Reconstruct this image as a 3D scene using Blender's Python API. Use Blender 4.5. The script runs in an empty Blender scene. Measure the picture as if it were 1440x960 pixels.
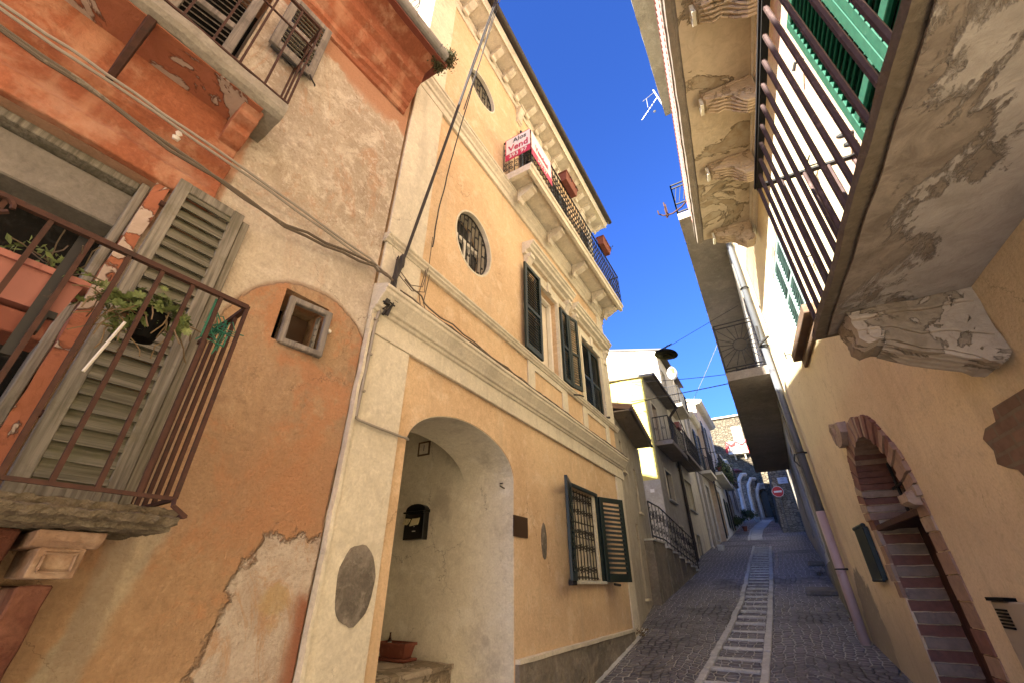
import bpy, bmesh, math, random
from mathutils import Vector, Matrix, noise as mnoise
from mathutils.geometry import tessellate_polygon
random.seed(7)
K = 1.3                                   # model unit -> metres
R_ = math.radians
SC = bpy.context.scene
COL = SC.collection

# ------------------------------------------------ camera, sky, sun, exposure
cam_d = bpy.data.cameras.new('camera'); cam = bpy.data.objects.new('camera', cam_d); COL.objects.link(cam)
cam.location = (0, 0, 1.6 * K)
cam.rotation_euler = (R_(120), 0, R_(30.7))
cam_d.sensor_width = 36; cam_d.lens = 14.75; cam_d.clip_start = 0.02; cam_d.clip_end = 3000
SC.camera = cam
SUN_AZ = 202.0            # degrees clockwise from +Y, direction towards the sun
SUN_EL = 18.5
W_ = bpy.data.worlds.new('World'); SC.world = W_; W_.use_nodes = True
wn = W_.node_tree.nodes; wl = W_.node_tree.links
sky = wn.new('ShaderNodeTexSky'); sky.sky_type = 'NISHITA'; sky.sun_disc = False
sky.sun_elevation = R_(SUN_EL); sky.sun_rotation = R_(SUN_AZ)
sky.air_density = 1.0; sky.dust_density = 0.3; sky.ozone_density = 3.0; sky.altitude = 300
tint = wn.new('ShaderNodeMix'); tint.data_type = 'RGBA'; tint.blend_type = 'MULTIPLY'; tint.inputs[0].default_value = 1; tint.inputs[7].default_value = (.235, .385, .80, 1)
wl.new(sky.outputs[0], tint.inputs[6]); wl.new(tint.outputs[2], wn['Background'].inputs[0]); wn['Background'].inputs[1].default_value = 0.052
sun_d = bpy.data.lights.new('sun', 'SUN'); sun_d.energy = 3.2; sun_d.angle = R_(0.5); sun_d.color = (1, 0.93, 0.82)
sun = bpy.data.objects.new('sun', sun_d); COL.objects.link(sun)
_s = Vector((math.sin(R_(SUN_AZ)) * math.cos(R_(SUN_EL)), math.cos(R_(SUN_AZ)) * math.cos(R_(SUN_EL)), math.sin(R_(SUN_EL))))
sun.rotation_euler = _s.to_track_quat('Z', 'Y').to_euler()
SC.view_settings.view_transform = 'Standard'; SC.view_settings.look = 'None'
SC.view_settings.gamma = 1; SC.view_settings.use_curve_mapping = False
SC.view_settings.exposure = 3.45
SC.render.engine = 'CYCLES'
SC.cycles.max_bounces = 8; SC.cycles.diffuse_bounces = 6

# ------------------------------------------------ frames and mesh helpers
class Fr:
    """wall frame: u along the wall, n out of the wall, z up (model units)"""
    def __init__(s, x, y, ang, side=1):
        a = R_(ang); s.o = Vector((x, y, 0)); s.d = Vector((math.sin(a), math.cos(a), 0))
        s.n = Vector((math.cos(a), -math.sin(a), 0)) * side
    def __call__(s, u, n, z):
        return s.o + s.d * u + s.n * n + Vector((0, 0, z))
WORLD = Fr(0, 0, 0, 1)      # u = y, n = x
def G0(y): return 0.155 * y

class MB:
    def __init__(s): s.v = []; s.f = []
    def add(s, vs, fs):
        b = len(s.v); s.v += [Vector(v) for v in vs]; s.f += [tuple(i + b for i in f) for f in fs]; return s
    def box(s, F, u0, u1, n0, n1, z0, z1):
        vs = [F(u, n, z) for z in (z0, z1) for n in (n0, n1) for u in (u0, u1)]
        return s.add(vs, [(0, 2, 3, 1), (4, 5, 7, 6), (0, 1, 5, 4), (2, 6, 7, 3), (0, 4, 6, 2), (1, 3, 7, 5)])
    def hexa(s, b, t):          # two quads (4 points each) of world points
        return s.add(list(b) + list(t), [(3, 2, 1, 0), (4, 5, 6, 7), (0, 1, 5, 4), (1, 2, 6, 5), (2, 3, 7, 6), (3, 0, 4, 7)])
    def extr(s, F, prof, u0, u1):      # profile in (n, z), swept along u
        k = len(prof); vs = [F(u0, n, z) for n, z in prof] + [F(u1, n, z) for n, z in prof]
        fs = [(i, (i + 1) % k, (i + 1) % k + k, i + k) for i in range(k)]
        tris = tessellate_polygon([[Vector((n, z, 0)) for n, z in prof]])
        fs += [tuple(t) for t in tris] + [tuple(i + k for i in t[::-1]) for t in tris]
        return s.add(vs, fs)
    def plate(s, F, loops, n0, n1):    # loops in (u, z): outline and holes, thick between n0 and n1
        flat = [p for l in loops for p in l]; k = len(flat)
        tris = tessellate_polygon([[Vector((u, z, 0)) for u, z in l] for l in loops])
        vs = [F(u, n0, z) for u, z in flat] + [F(u, n1, z) for u, z in flat]
        fs = [tuple(t) for t in tris] + [tuple(i + k for i in t[::-1]) for t in tris]
        b = 0
        for l in loops:
            m = len(l)
            for i in range(m): fs.append((b + i, b + (i + 1) % m, b + (i + 1) % m + k, b + i + k))
            b += m
        return s.add(vs, fs)
    def tube(s, pts, r, seg=6, cyc=False, r2=None):
        pts = [Vector(p) for p in pts]; n = len(pts); vs = []; fs = []
        up = None
        for i, p in enumerate(pts):
            if cyc: t = pts[(i + 1) % n] - pts[i - 1]
            else: t = pts[min(i + 1, n - 1)] - pts[max(i - 1, 0)]
            t = t.normalized() if t.length > 1e-9 else Vector((0, 0, 1))
            if up is None: up = t.orthogonal().normalized()
            a = (up - t * up.dot(t)); a = a.normalized() if a.length > 1e-6 else t.orthogonal().normalized(); up = a
            b = t.cross(a); rr = r if r2 is None else r + (r2 - r) * i / max(1, n - 1)
            vs += [p + (a * math.cos(2 * math.pi * j / seg) + b * math.sin(2 * math.pi * j / seg)) * rr for j in range(seg)]
        for i in range(n if cyc else n - 1):
            for j in range(seg):
                a0 = i * seg + j; a1 = i * seg + (j + 1) % seg; k = ((i + 1) % n) * seg
                fs.append((a0, a1, k + (j + 1) % seg, k + j))
        if not cyc: fs += [tuple(range(seg))[::-1], tuple((n - 1) * seg + j for j in range(seg))]
        return s.add(vs, fs)
    def bar(s, a, b, w, h=None):       # square bar between world points
        return s.tube([a, b], (w if h is None else (w + h) / 2) * 0.6, 4)
    def lathe(s, c, prof, seg=24, ax=(0, 0, 1)):
        ax = Vector(ax).normalized(); a = ax.orthogonal().normalized(); b = ax.cross(a); c = Vector(c); vs = []; fs = []
        for r, h in prof:
            vs += [c + ax * h + (a * math.cos(2 * math.pi * j / seg) + b * math.sin(2 * math.pi * j / seg)) * r for j in range(seg)]
        for i in range(len(prof) - 1):
            for j in range(seg): fs.append((i * seg + j, i * seg + (j + 1) % seg, (i + 1) * seg + (j + 1) % seg, (i + 1) * seg + j))
        fs += [tuple(range(seg))[::-1], tuple((len(prof) - 1) * seg + j for j in range(seg))]
        return s.add(vs, fs)

_base = {}
def obj(name, mb, m, parent=None, label=None, cat=None, group=None, kind=None, bevel=0, rough=None, smooth=False, at=None):
    me = bpy.data.meshes.new(name)
    org = _base.get(parent.name, Vector()) if parent else (Vector(at) if at is not None else Vector())
    bm = bmesh.new(); vs = [bm.verts.new((v - org) * K) for v in mb.v]
    for f in mb.f:
        if len(set(f)) > 2:
            try: bm.faces.new([vs[i] for i in f])
            except ValueError: pass
    if bevel or rough: bmesh.ops.remove_doubles(bm, verts=bm.verts, dist=1e-5)
    bmesh.ops.recalc_face_normals(bm, faces=bm.faces)
    if bevel:
        ed = [e for e in bm.edges if len(e.link_faces) == 2 and e.calc_face_angle(0) > 0.5]
        try: bmesh.ops.bevel(bm, geom=ed, offset=bevel * K, segments=1, affect='EDGES', clamp_overlap=True)
        except Exception: pass
    if rough:
        size, amp, fr = rough
        for _ in range(7):
            ed = [e for e in bm.edges if e.calc_length() > size * K]
            if not ed or len(bm.verts) > 60000: break
            bmesh.ops.subdivide_edges(bm, edges=ed, cuts=1, use_grid_fill=True)
            bmesh.ops.triangulate(bm, faces=[f for f in bm.faces if len(f.verts) > 4])
        for v in bm.verts:
            p = (v.co / K + org) * fr
            v.co += Vector((mnoise.fractal(p, 1, 2, 4), mnoise.fractal(p + Vector((31, 7, 3)), 1, 2, 4), mnoise.fractal(p + Vector((5, 17, 43)), 1, 2, 4))) * amp * K
    bm.to_mesh(me); bm.free()
    me.materials.append(M[m] if isinstance(m, str) else m)
    if smooth:
        for p in me.polygons: p.use_smooth = True
    o = bpy.data.objects.new(name, me); COL.objects.link(o)
    if parent: o.parent = parent; _base[o.name] = org
    else: o.location = org * K; _base[o.name] = org
    if label: o['label'] = label
    if cat: o['category'] = cat
    if group: o['group'] = group
    if kind: o['kind'] = kind
    return o
def thing(name, label, cat, at, group=None):
    o = bpy.data.objects.new(name, None); COL.objects.link(o); o.empty_display_size = 0.1
    o.location = Vector(at) * K; _base[o.name] = Vector(at); o['label'] = label; o['category'] = cat
    if group: o['group'] = group
    return o
def text_mb(s, F, u, n, z, size, dirn=1, sx=1.0, bold=0.0, out=0.003, n_axis=False, face=None):
    """built-in font text as a mesh builder; lies in the wall plane (or the plane given by face=(right, up, normal))"""
    cu = bpy.data.curves.new('t', 'FONT'); cu.body = s; cu.size = 1; cu.extrude = 0.004; cu.offset = bold
    cu.align_x = 'CENTER'; cu.align_y = 'CENTER'; cu.resolution_u = 3
    o = bpy.data.objects.new('t', cu); COL.objects.link(o)
    bpy.context.view_layer.update()
    me = bpy.data.meshes.new_from_object(o.evaluated_get(bpy.context.evaluated_depsgraph_get()))
    right, up, nor = face
    c = F(u, n, z); mb = MB()
    mb.add([c + right * (v.co.x * size * sx) + up * (v.co.y * size) + nor * (out + v.co.z * size) for v in me.vertices], [tuple(p.vertices) for p in me.polygons])
    bpy.data.objects.remove(o); bpy.data.curves.remove(cu); bpy.data.meshes.remove(me)
    return mb
def ellipse(cu, cz, ru, rz, n=40, a0=0, a1=360):
    full = (a1 - a0) >= 360
    k = n if full else n + 1
    return [(cu + ru * math.cos(R_(a0 + (a1 - a0) * i / n)), cz + rz * math.sin(R_(a0 + (a1 - a0) * i / n))) for i in range(k)]
def rect(u0, u1, z0, z1): return [(u0, z0), (u1, z0), (u1, z1), (u0, z1)]
def archloop(u0, u1, z0, zs, rise, n=18):
    c = (u0 + u1) / 2; r = (u1 - u0) / 2
    return [(u0, z0), (u1, z0)] + [(c + r * math.cos(math.pi * i / n), zs + rise * math.sin(math.pi * i / n)) for i in range(n + 1)]

# frames of the walls
FM = Fr(-2.0, 0, 0, 1)                 # ochre house on the left
FL = Fr(-2.0, 1.5, 4.4, 1)             # terracotta house, nearest left
FR = Fr(1.1, 0, -4.9, -1)              # ochre house on the right
F2 = Fr(0.5, 6.98, 0.9, -1)            # darker house behind it
FH = Fr(-2.02, 6.7, -6.5, 1)           # low grey house
FY = Fr(-2.3, 11.06, 0, 1)             # yellow-sided house and the one behind
FW = Fr(-2.0, 17.6, 0, 1)              # white and pink houses further up

# ------------------------------------------------ procedural materials
M = {}
class T:
    def __init__(s, name):
        s.m = bpy.data.materials.new(name); s.m.use_nodes = True; s.t = s.m.node_tree; s.N = s.t.nodes; s.L = s.t.links
        s.b = s.N['Principled BSDF']; g = s.N.new('ShaderNodeNewGeometry')
        v = s.N.new('ShaderNodeVectorMath'); v.operation = 'SCALE'; s.L.new(g.outputs['Position'], v.inputs[0]); v.inputs[3].default_value = 1 / K
        s.pos = v.outputs[0]; s.nor = g.outputs['Normal']
        sp = s.N.new('ShaderNodeSeparateXYZ'); s.L.new(s.pos, sp.inputs[0]); s.x, s.y, s.z = sp.outputs
    def _in(s, sock, v):
        if isinstance(v, (int, float)): sock.default_value = v
        elif isinstance(v, (tuple, list)):
            sock.default_value = tuple(v) + ((1,) if len(v) == 3 and len(sock.default_value) == 4 else ())
        else: s.L.new(v, sock)
    def m_(s, op, a, b=0.0, c=0.0):
        n = s.N.new('ShaderNodeMath'); n.operation = op
        for i, v in enumerate((a, b, c)): s._in(n.inputs[i], v)
        return n.outputs[0]
    def add(s, a, b): return s.m_('ADD', a, b)
    def mul(s, a, b): return s.m_('MULTIPLY', a, b)
    def u(s, F):    # coordinate along the wall
        return s.m_('ADD', s.add(s.mul(s.x, F.d.x), s.mul(s.y, F.d.y)), -F.o.dot(F.d))
    def vec(s, x, y, z):
        n = s.N.new('ShaderNodeCombineXYZ')
        for i, v in enumerate((x, y, z)): s._in(n.inputs[i], v)
        return n.outputs[0]
    def scale(s, v, k):
        n = s.N.new('ShaderNodeVectorMath'); n.operation = 'MULTIPLY'; s._in(n.inputs[0], v); n.inputs[1].default_value = k; return n.outputs[0]
    def noise(s, sc, det=4, rg=.55, v=None, dist=0, col=False):
        n = s.N.new('ShaderNodeTexNoise'); s._in(n.inputs['Vector'], v if v is not None else s.pos)
        n.inputs['Scale'].default_value = sc; n.inputs['Detail'].default_value = det; n.inputs['Roughness'].default_value = rg; n.inputs['Distortion'].default_value = dist
        return n.outputs[1 if col else 0]
    def vor(s, sc, feat='F1', v=None, rnd=1, out=0):
        n = s.N.new('ShaderNodeTexVoronoi'); n.feature = feat; s._in(n.inputs['Vector'], v if v is not None else s.pos)
        n.inputs['Scale'].default_value = sc; n.inputs['Randomness'].default_value = rnd; return n.outputs[out]
    def mr(s, x, a, b, c=0.0, d=1.0):
        n = s.N.new('ShaderNodeMapRange'); n.interpolation_type = 'SMOOTHSTEP' if (c, d) == (0.0, 1.0) else 'LINEAR'
        s._in(n.inputs[0], x)
        for i, v in enumerate((a, b, c, d)): n.inputs[i + 1].default_value = v
        return n.outputs[0]
    def mix(s, f, a, b, mode='MIX'):
        n = s.N.new('ShaderNodeMix'); n.data_type = 'RGBA'; n.blend_type = mode
        s._in(n.inputs[0], f); s._in(n.inputs[6], a); s._in(n.inputs[7], b); return n.outputs[2]
    def ell(s, u, z, cu, cz, ru, rz, soft=.08, w=None):
        a = s.m_('POWER', s.m_('ABSOLUTE', s.mul(s.add(u, -cu), 1 / ru)), 2); b = s.m_('POWER', s.m_('ABSOLUTE', s.mul(s.add(z, -cz), 1 / rz)), 2)
        d = s.m_('SQRT', s.add(a, b))
        if w is not None: d = s.add(d, w)
        return s.mr(d, 1 + soft, 1 - soft)
    def mx(s, *a):
        r = a[0]
        for b in a[1:]: r = s.m_('MAXIMUM', r, b)
        return r
    def end(s, col, h=None, bump=.3, dist=.01, rough=.9, metal=0, spec=.25, bal=None):
        if bal: col = s.mix(1.0, col, bal, 'MULTIPLY')
        s._in(s.b.inputs['Base Color'], col); s._in(s.b.inputs['Roughness'], rough); s.b.inputs['Metallic'].default_value = metal
        s.b.inputs['Specular IOR Level'].default_value = spec
        if h is not None:
            n = s.N.new('ShaderNodeBump'); n.inputs['Strength'].default_value = bump; n.inputs['Distance'].default_value = dist * K
            s.L.new(h, n.inputs['Height']); s.L.new(n.outputs[0], s.b.inputs['Normal'])
        return s.m

def crack(t, sc=.9, w=.0035, lo=.54):
    wv_ = t.noise(2.2, 6, .65, col=True); v = t.N.new('ShaderNodeVectorMath'); v.operation = 'MULTIPLY_ADD'; t.L.new(wv_, v.inputs[0]); v.inputs[1].default_value = (.5, .5, .5); t.L.new(t.pos, v.inputs[2])
    return t.mul(t.mr(t.vor(sc, 'DISTANCE_TO_EDGE', v.outputs[0], 1), w, w * .3), t.mr(t.noise(1.1, 4, .6), lo, lo + .05))
def stucco(name, c1, c2, c3=None, bump=.35, sc=1.0, streak=None, grime=None, fine=60):
    t = T(name)
    n1 = t.noise(1.1 * sc, 6, .6); n2 = t.noise(5 * sc, 6, .65, dist=.4); n3 = t.noise(fine, 4, .6)
    c = t.mix(t.mr(n1, .35, .65), c1, c2)
    if c3: c = t.mix(t.mul(t.mr(n2, .5, .68), .75), c, c3)
    n4 = t.noise(17 * sc, 7, .72, dist=.7)
    c = t.mix(t.mul(t.mr(n4, .5, .66), .32), c, tuple(min(1, x * 1.22 + .03) for x in c1)); c = t.mix(t.mul(t.mr(n4, .48, .34), .30), c, tuple(x * .62 for x in c2))
    c = t.mix(t.mul(t.mr(n3, .3, .75), .28), c, tuple(x * .5 for x in c2))
    if streak:
        sv = t.noise(1, 5, .6, v=t.scale(t.pos, (5, 5, .55)))
        c = t.mix(t.mul(t.mr(sv, .52, .72), .55), c, streak)
    if grime:
        g = t.mul(t.mr(t.noise(2.3, 7, .7), .52, .7), .6); c = t.mix(g, c, grime)
    if name in ('ochre_plaster', 'cream_plaster', 'pale_plaster', 'porch_plaster', 'grey_plaster'): c = t.mix(t.mul(crack(t), .7), c, tuple(x * .35 for x in c2))
    h = t.add(t.add(t.mul(n2, .9), t.mul(n4, .5)), t.add(t.mul(n3, .35), t.mul(n1, .8)))
    M[name] = t.end(c, h, min(1, bump * 1.4), .016, .93, bal=(1.03, 1.085, 1.11) if name not in ('terracotta_plaster', 'shaded_terracotta', 'yellow_plaster') else (1, 1, 1))
stucco('ochre_plaster', (.65, .46, .29), (.55, .37, .225), (.70, .53, .37), streak=(.46, .34, .23))
stucco('cream_plaster', (.68, .60, .48), (.60, .525, .42), (.54, .475, .39), streak=(.40, .35, .28), grime=(.46, .40, .31))
stucco('porch_plaster', (.70, .63, .51), (.62, .55, .44), (.74, .68, .58), grime=(.33, .28, .22))
stucco('grey_patch', (.20, .165, .135), (.12, .10, .08), (.32, .27, .22), bump=1.0, sc=2.5, grime=(.36, .31, .26))
stucco('grey_plaster', (.46, .40, .32), (.37, .32, .255), (.52, .46, .38), streak=(.2, .17, .14), fine=90, bump=.5)
stucco('white_plaster', (.68, .61, .46), (.58, .51, .38), (.48, .41, .30), streak=(.5, .46, .4))
stucco('pale_plaster', (.70, .61, .46), (.62, .53, .39), (.52, .44, .33), streak=(.36, .3, .24))
stucco('pink_plaster', (.62, .47, .34), (.56, .42, .3), (.66, .52, .40))
stucco('yellow_plaster', (.60, .50, .14), (.54, .44, .11), (.62, .53, .18))
stucco('terracotta_plaster', (.35, .125, .063), (.25, .083, .042), (.48, .27, .17), bump=.5, streak=(.50, .28, .17), grime=(.42, .25, .17))
stucco('concrete', (.30, .26, .21), (.23, .2, .16), (.38, .34, .28), bump=.6, grime=(.12, .105, .08))
stucco('soffit_grey', (.26, .21, .165), (.2, .165, .13), (.30, .25, .2), grime=(.13, .11, .09))
stucco('plinth_stone', (.24, .20, .16), (.15, .13, .105), (.33, .28, .22), bump=1.0, fine=35)
stucco('crumbly_stone', (.27, .21, .145), (.14, .105, .07), (.40, .33, .24), bump=1.0, sc=2.2, grime=(.10, .085, .055))
stucco('soffit_edge', (.15, .115, .08), (.10, .08, .06), (.22, .17, .12), bump=.5)
stucco('shaded_terracotta', (.13, .042, .026), (.075, .028, .018), (.22, .10, .065), bump=.8, streak=(.34, .22, .15))  # base colour darkened to stand for the balcony's shade on the portal
stucco('dusty_pink_stone', (.36, .22, .145), (.27, .16, .105), (.46, .33, .24), bump=.6)
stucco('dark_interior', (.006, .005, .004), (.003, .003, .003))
stucco('reveal_grey', (.20, .175, .15), (.16, .14, .12), (.25, .22, .19))

def flat(name, c, rough=.5, metal=0, var=.15, bump=0, sc=30, c2=None, thr=(.55, .65)):
    t = T(name); n = t.noise(sc, 4, .6)
    col = t.mix(t.mul(t.mr(n, .3, .7), var), c, tuple(x * .4 for x in c))
    if c2: col = t.mix(t.mr(t.noise(sc * .6, 6, .7), *thr), col, c2)
    M[name] = t.end(col, n if bump else None, bump, .004, rough, metal, .4)
flat('green_paint', (.010, .022, .020), .45, var=.4, c2=(.018, .032, .028), thr=(.6, .7))
flat('bright_green_paint', (.018, .095, .058), .5, var=.5, c2=(.05, .13, .09), thr=(.6, .72))
flat('faded_blue_paint', (.27, .38, .36), .6, var=.4, c2=(.13, .2, .19), thr=(.5, .65))
flat('black_iron', (.022, .021, .02), .7, 0, c2=(.07, .045, .03), thr=(.62, .7))
flat('rusty_iron', (.062, .026, .017), .85, c2=(.034, .018, .013), var=.5, bump=.4)
flat('dull_red_iron', (.06, .034, .03), .8, c2=(.10, .065, .055), var=.5, bump=.3)
flat('pink_red_iron', (.27, .12, .10), .8, c2=(.2, .09, .07), var=.4)
flat('galvanised', (.24, .235, .22), .45, .5, c2=(.14, .13, .11), sc=12, var=.4)
flat('brown_pipe', (.035, .026, .022), .5)
flat('blue_grey_pipe', (.12, .13, .145), .55, .2, c2=(.07, .07, .075), sc=9)
flat('pink_pipe', (.46, .34, .31), .55, c2=(.36, .26, .23), sc=7)
flat('white_pipe', (.55, .52, .47), .5, c2=(.35, .32, .28), sc=14)
flat('cable_black', (.035, .03, .027), .7)
flat('cable_brown', (.12, .095, .07), .75, c2=(.2, .17, .13), sc=14)
flat('cable_grey', (.30, .27, .23), .7)
flat('terracotta_pot', (.20, .062, .04), .75, c2=(.25, .095, .062), bump=.2)
flat('old_tile', (.22, .14, .10), .9, c2=(.12, .10, .08), bump=.5, var=.4, sc=14)
flat('pink_pot', (.30, .115, .09), .6, c2=(.20, .07, .055), bump=.2, sc=12)
flat('white_paint', (.75, .73, .68), .5, c2=(.6, .57, .5), sc=10)
flat('curtain', (.70, .64, .54), .9)
flat('glass_dark', (.03, .032, .035), .12, var=.1)
flat('glass_grey', (.05, .052, .055), .15, var=.1)
flat('sign_red', (.52, .015, .02), .4, var=.1)
flat('sign_magenta', (.50, .03, .10), .5, var=.1)
flat('sign_white', (.78, .77, .78), .45, var=.05)
flat('sign_blue', (.04, .09, .35), .45, var=.05)
flat('sign_pale_blue', (.50, .60, .80), .45, var=.05)
flat('text_dark', (.04, .04, .07), .5, var=.05)
flat('bronze', (.07, .04, .022), .4, .3)
flat('soil', (.05, .035, .025), .95, bump=.5)
flat('letterbox_black', (.006, .006, .007), .3)
flat('paper', (.55, .50, .30), .8, c2=(.2, .18, .12), sc=22)
flat('bottle_brown', (.04, .015, .008), .15)
flat('lamp_black', (.003, .003, .003), .7); M['lamp_black'].node_tree.nodes['Principled BSDF'].inputs['Specular IOR Level'].default_value = .1
flat('balloon_white', (.85, .80, .76), .35, c2=(.75, .22, .06), sc=3.2, thr=(.5, .56))
flat('rag_dark', (.05, .05, .06), .9)
flat('wire_green', (.03, .18, .12), .5)
flat('ceramic', (.75, .72, .66), .25)
flat('red_cloth', (.6, .03, .03), .7)
flat('umbrella_red', (.12, .03, .035), .8)
flat('leaf_dark', (.05, .075, .025), .7, sc=9, c2=(.10, .14, .04))
flat('leaf_pale', (.13, .17, .055), .65, sc=9, c2=(.25, .30, .12))
flat('leaf_dry', (.16, .11, .06), .8, sc=9, c2=(.22, .17, .09))
flat('stem_brown', (.12, .09, .06), .9)
flat('moss', (.09, .085, .04), .95, bump=.5)
flat('meter_grey', (.36, .30, .22), .6, c2=(.25, .2, .15), sc=8)

t = T('balloon_skin'); u_ = t.add(t.x, 1.90); v_ = t.add(t.z, -7.84); c = t.mix(t.ell(u_, v_, .03, .02, .09, .14, .25, t.mul(t.add(t.noise(14, 4, .6), -.5), .9)), (.85, .82, .80), (.80, .22, .06)); M['balloon_skin'] = t.end(c, rough=.35, spec=.5)
def wood(name, c1, c2, F, vert=True, g=(.12, .11, .09)):
    t = T(name); u = t.u(F)
    v = t.vec(t.mul(u, 60), t.mul(t.z, 2.2), t.add(t.mul(t.x, 40), t.mul(t.y, 0))) if vert else t.vec(t.mul(u, 2.2), t.mul(t.z, 70), t.mul(t.x, 3))
    n = t.noise(1, 6, .65, v=v, dist=.3); n2 = t.noise(7, 6, .7)
    c = t.mix(t.mr(n, .3, .7), c1, c2); c = t.mix(t.mul(t.mr(n2, .5, .65), .6), c, g)
    M[name] = t.end(c, n, .9, .006, .9)

wood('old_wood', (.27, .25, .21), (.11, .10, .08), FL, True, (.13, .12, .085))
wood('old_wood_slat', (.19, .18, .14), (.085, .08, .055), FL, False, (.11, .11, .065))
wood('grey_wood', (.27, .24, .21), (.15, .135, .12), FL, True, (.10, .09, .08))
wood('brown_board', (.16, .10, .065), (.10, .065, .045), FR, False)
wood('door_brown', (.085, .035, .022), (.05, .022, .015), FR, True, (.06, .025, .018))

for nd in M['crumbly_stone'].node_tree.nodes:
    if nd.type == 'BUMP': nd.inputs['Strength'].default_value = 1.0; nd.inputs['Distance'].default_value = .06
# peeling wall of the terracotta house
t = T('peeling_wall'); u = t.u(FL); z = t.z
wb = t.add(t.mul(t.add(t.noise(3, 6, .65), -.5), .45), t.mul(t.add(t.noise(14, 5, .6), -.5), .22)); ws = t.mul(wb, 1.0)
uw = t.add(u, t.mul(wb, .35)); zw = t.add(z, t.mul(t.add(t.noise(2.7, 6, .65, v=t.scale(t.pos, (1, 1, 1.3))), -.5), .5))
n1 = t.noise(1.6, 7, .65, dist=.5); n2 = t.noise(6, 7, .7, dist=.6); n3 = t.noise(70, 4, .65); n4 = t.noise(2.2, 8, .75, v=t.scale(t.pos, (1.6, 1.6, .7)), dist=1.2)
pale = t.mix(t.mr(n1, .35, .65), (.54, .455, .345), (.40, .32, .235)); pale = t.mix(t.mul(t.mr(n2, .48, .62), .8), pale, (.68, .60, .48))
pale = t.mix(t.mul(t.mr(n4, .5, .6), .6), pale, (.50, .30, .18)); n5 = t.noise(16, 9, .8, dist=.25); pale = t.mix(t.mul(t.mr(n5, .53, .60), .6), pale, (.74, .67, .56)); pale = t.mix(t.mul(t.mr(n5, .46, .38), .6), pale, (.34, .26, .185))
pale = t.mix(t.mul(t.mr(z, 3.9, 3.1), .5), pale, (.70, .61, .47))
oran = t.mix(t.mr(n1, .35, .65), (.47, .31, .18), (.39, .25, .145)); oran = t.mix(t.mul(t.mr(n2, .5, .68), .5), oran, (.54, .37, .225))
oran = t.mix(t.mul(t.mr(n4, .5, .64), .65), oran, (.31, .215, .135)); oran = t.mix(t.mul(t.mr(n5, .53, .6), .5), oran, (.58, .41, .26)); oran = t.mix(t.mul(t.mr(n5, .46, .38), .6), oran, (.27, .17, .10)); sv = t.noise(1, 6, .65, v=t.scale(t.pos, (7, 7, .8))); oran = t.mix(t.mul(t.mr(sv, .5, .66), .45), oran, (.34, .22, .135)); n6 = t.noise(3.2, 8, .72, dist=.3); oran = t.mix(t.mul(t.mr(n6, .48, .6), .7), oran, (.50, .23, .11)); oran = t.mix(t.mul(t.mr(zw, 2.55, 2.0), .35), oran, (.50, .30, .165))
oran = t.mix(t.mul(t.ell(uw, zw, -.1, 2.0, .35, .3, .5), .5), oran, (.45, .22, .11))
low = t.ell(u, z, -.33, 2.56, .46, .56, .012, t.mul(wb, .28))
low = t.mx(low, t.mul(t.mr(t.add(z, t.mul(wb, .08)), 2.585, 2.555), t.mr(t.add(u, t.mul(wb, .1)), .01, -.01)))
c = t.mix(low, pale, oran)
edge = t.mul(t.ell(u, z, -.33, 2.56, .475, .575, .02, t.mul(wb, .12)), t.m_('SUBTRACT', 1.0, low))
# bare patch low on the right and the strip below the balcony
p1 = t.mul(t.mr(t.add(t.add(u, t.mul(z, -.28)), t.mul(wb, .7)), -.835, -.79), t.mr(t.add(z, t.mul(wb, .75)), 1.80, 1.765))
bare = t.mix(t.mr(n2, .4, .62), (.50, .40, .31), (.62, .53, .43)); bare = t.mix(t.mul(t.mr(n4, .5, .6), .8), bare, (.50, .30, .165)); bare = t.mix(t.mul(t.ell(uw, zw, -.17, 1.5, .07, .1, .3), .7), bare, (.50, .36, .18))
bare = t.mix(t.mul(t.mr(t.add(u, t.mul(wb, .12)), -.1, -.02), t.mr(zw, 1.62, 1.5)), bare, (.34, .14, .08))
c = t.mix(p1, c, bare)
p2 = t.mul(t.mul(t.mr(t.add(t.add(u, t.mul(z, -.22)), t.mul(wb, .2)), -1.18, -1.15), t.mr(t.add(t.add(u, t.mul(z, -.25)), t.mul(wb, .25)), -1.06, -1.12)), t.mr(zw, 1.86, 1.8))
c = t.mix(p2, c, t.mix(t.mr(n2, .35, .65), (.42, .34, .24), (.58, .47, .32)))
p3 = t.mul(t.mr(t.add(u, t.mul(wb, .15)), -.95, -.98), t.mr(t.add(z, t.mul(wb, .3)), 2.9, 3.0))
p3 = t.mul(p3, t.mr(t.add(z, t.mul(wb, .3)), 3.98, 3.9))
c = t.mix(t.mul(p3, .85), c, (.46, .24, .14))
p4 = t.mul(t.mul(t.mr(t.add(z, t.mul(t.noise(2.2, 5, .6), 1.1)), 5.58, 5.68), t.mr(z, 4.9, 5.1)), 1)
c = t.mix(p4, c, (.46, .24, .14))
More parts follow.
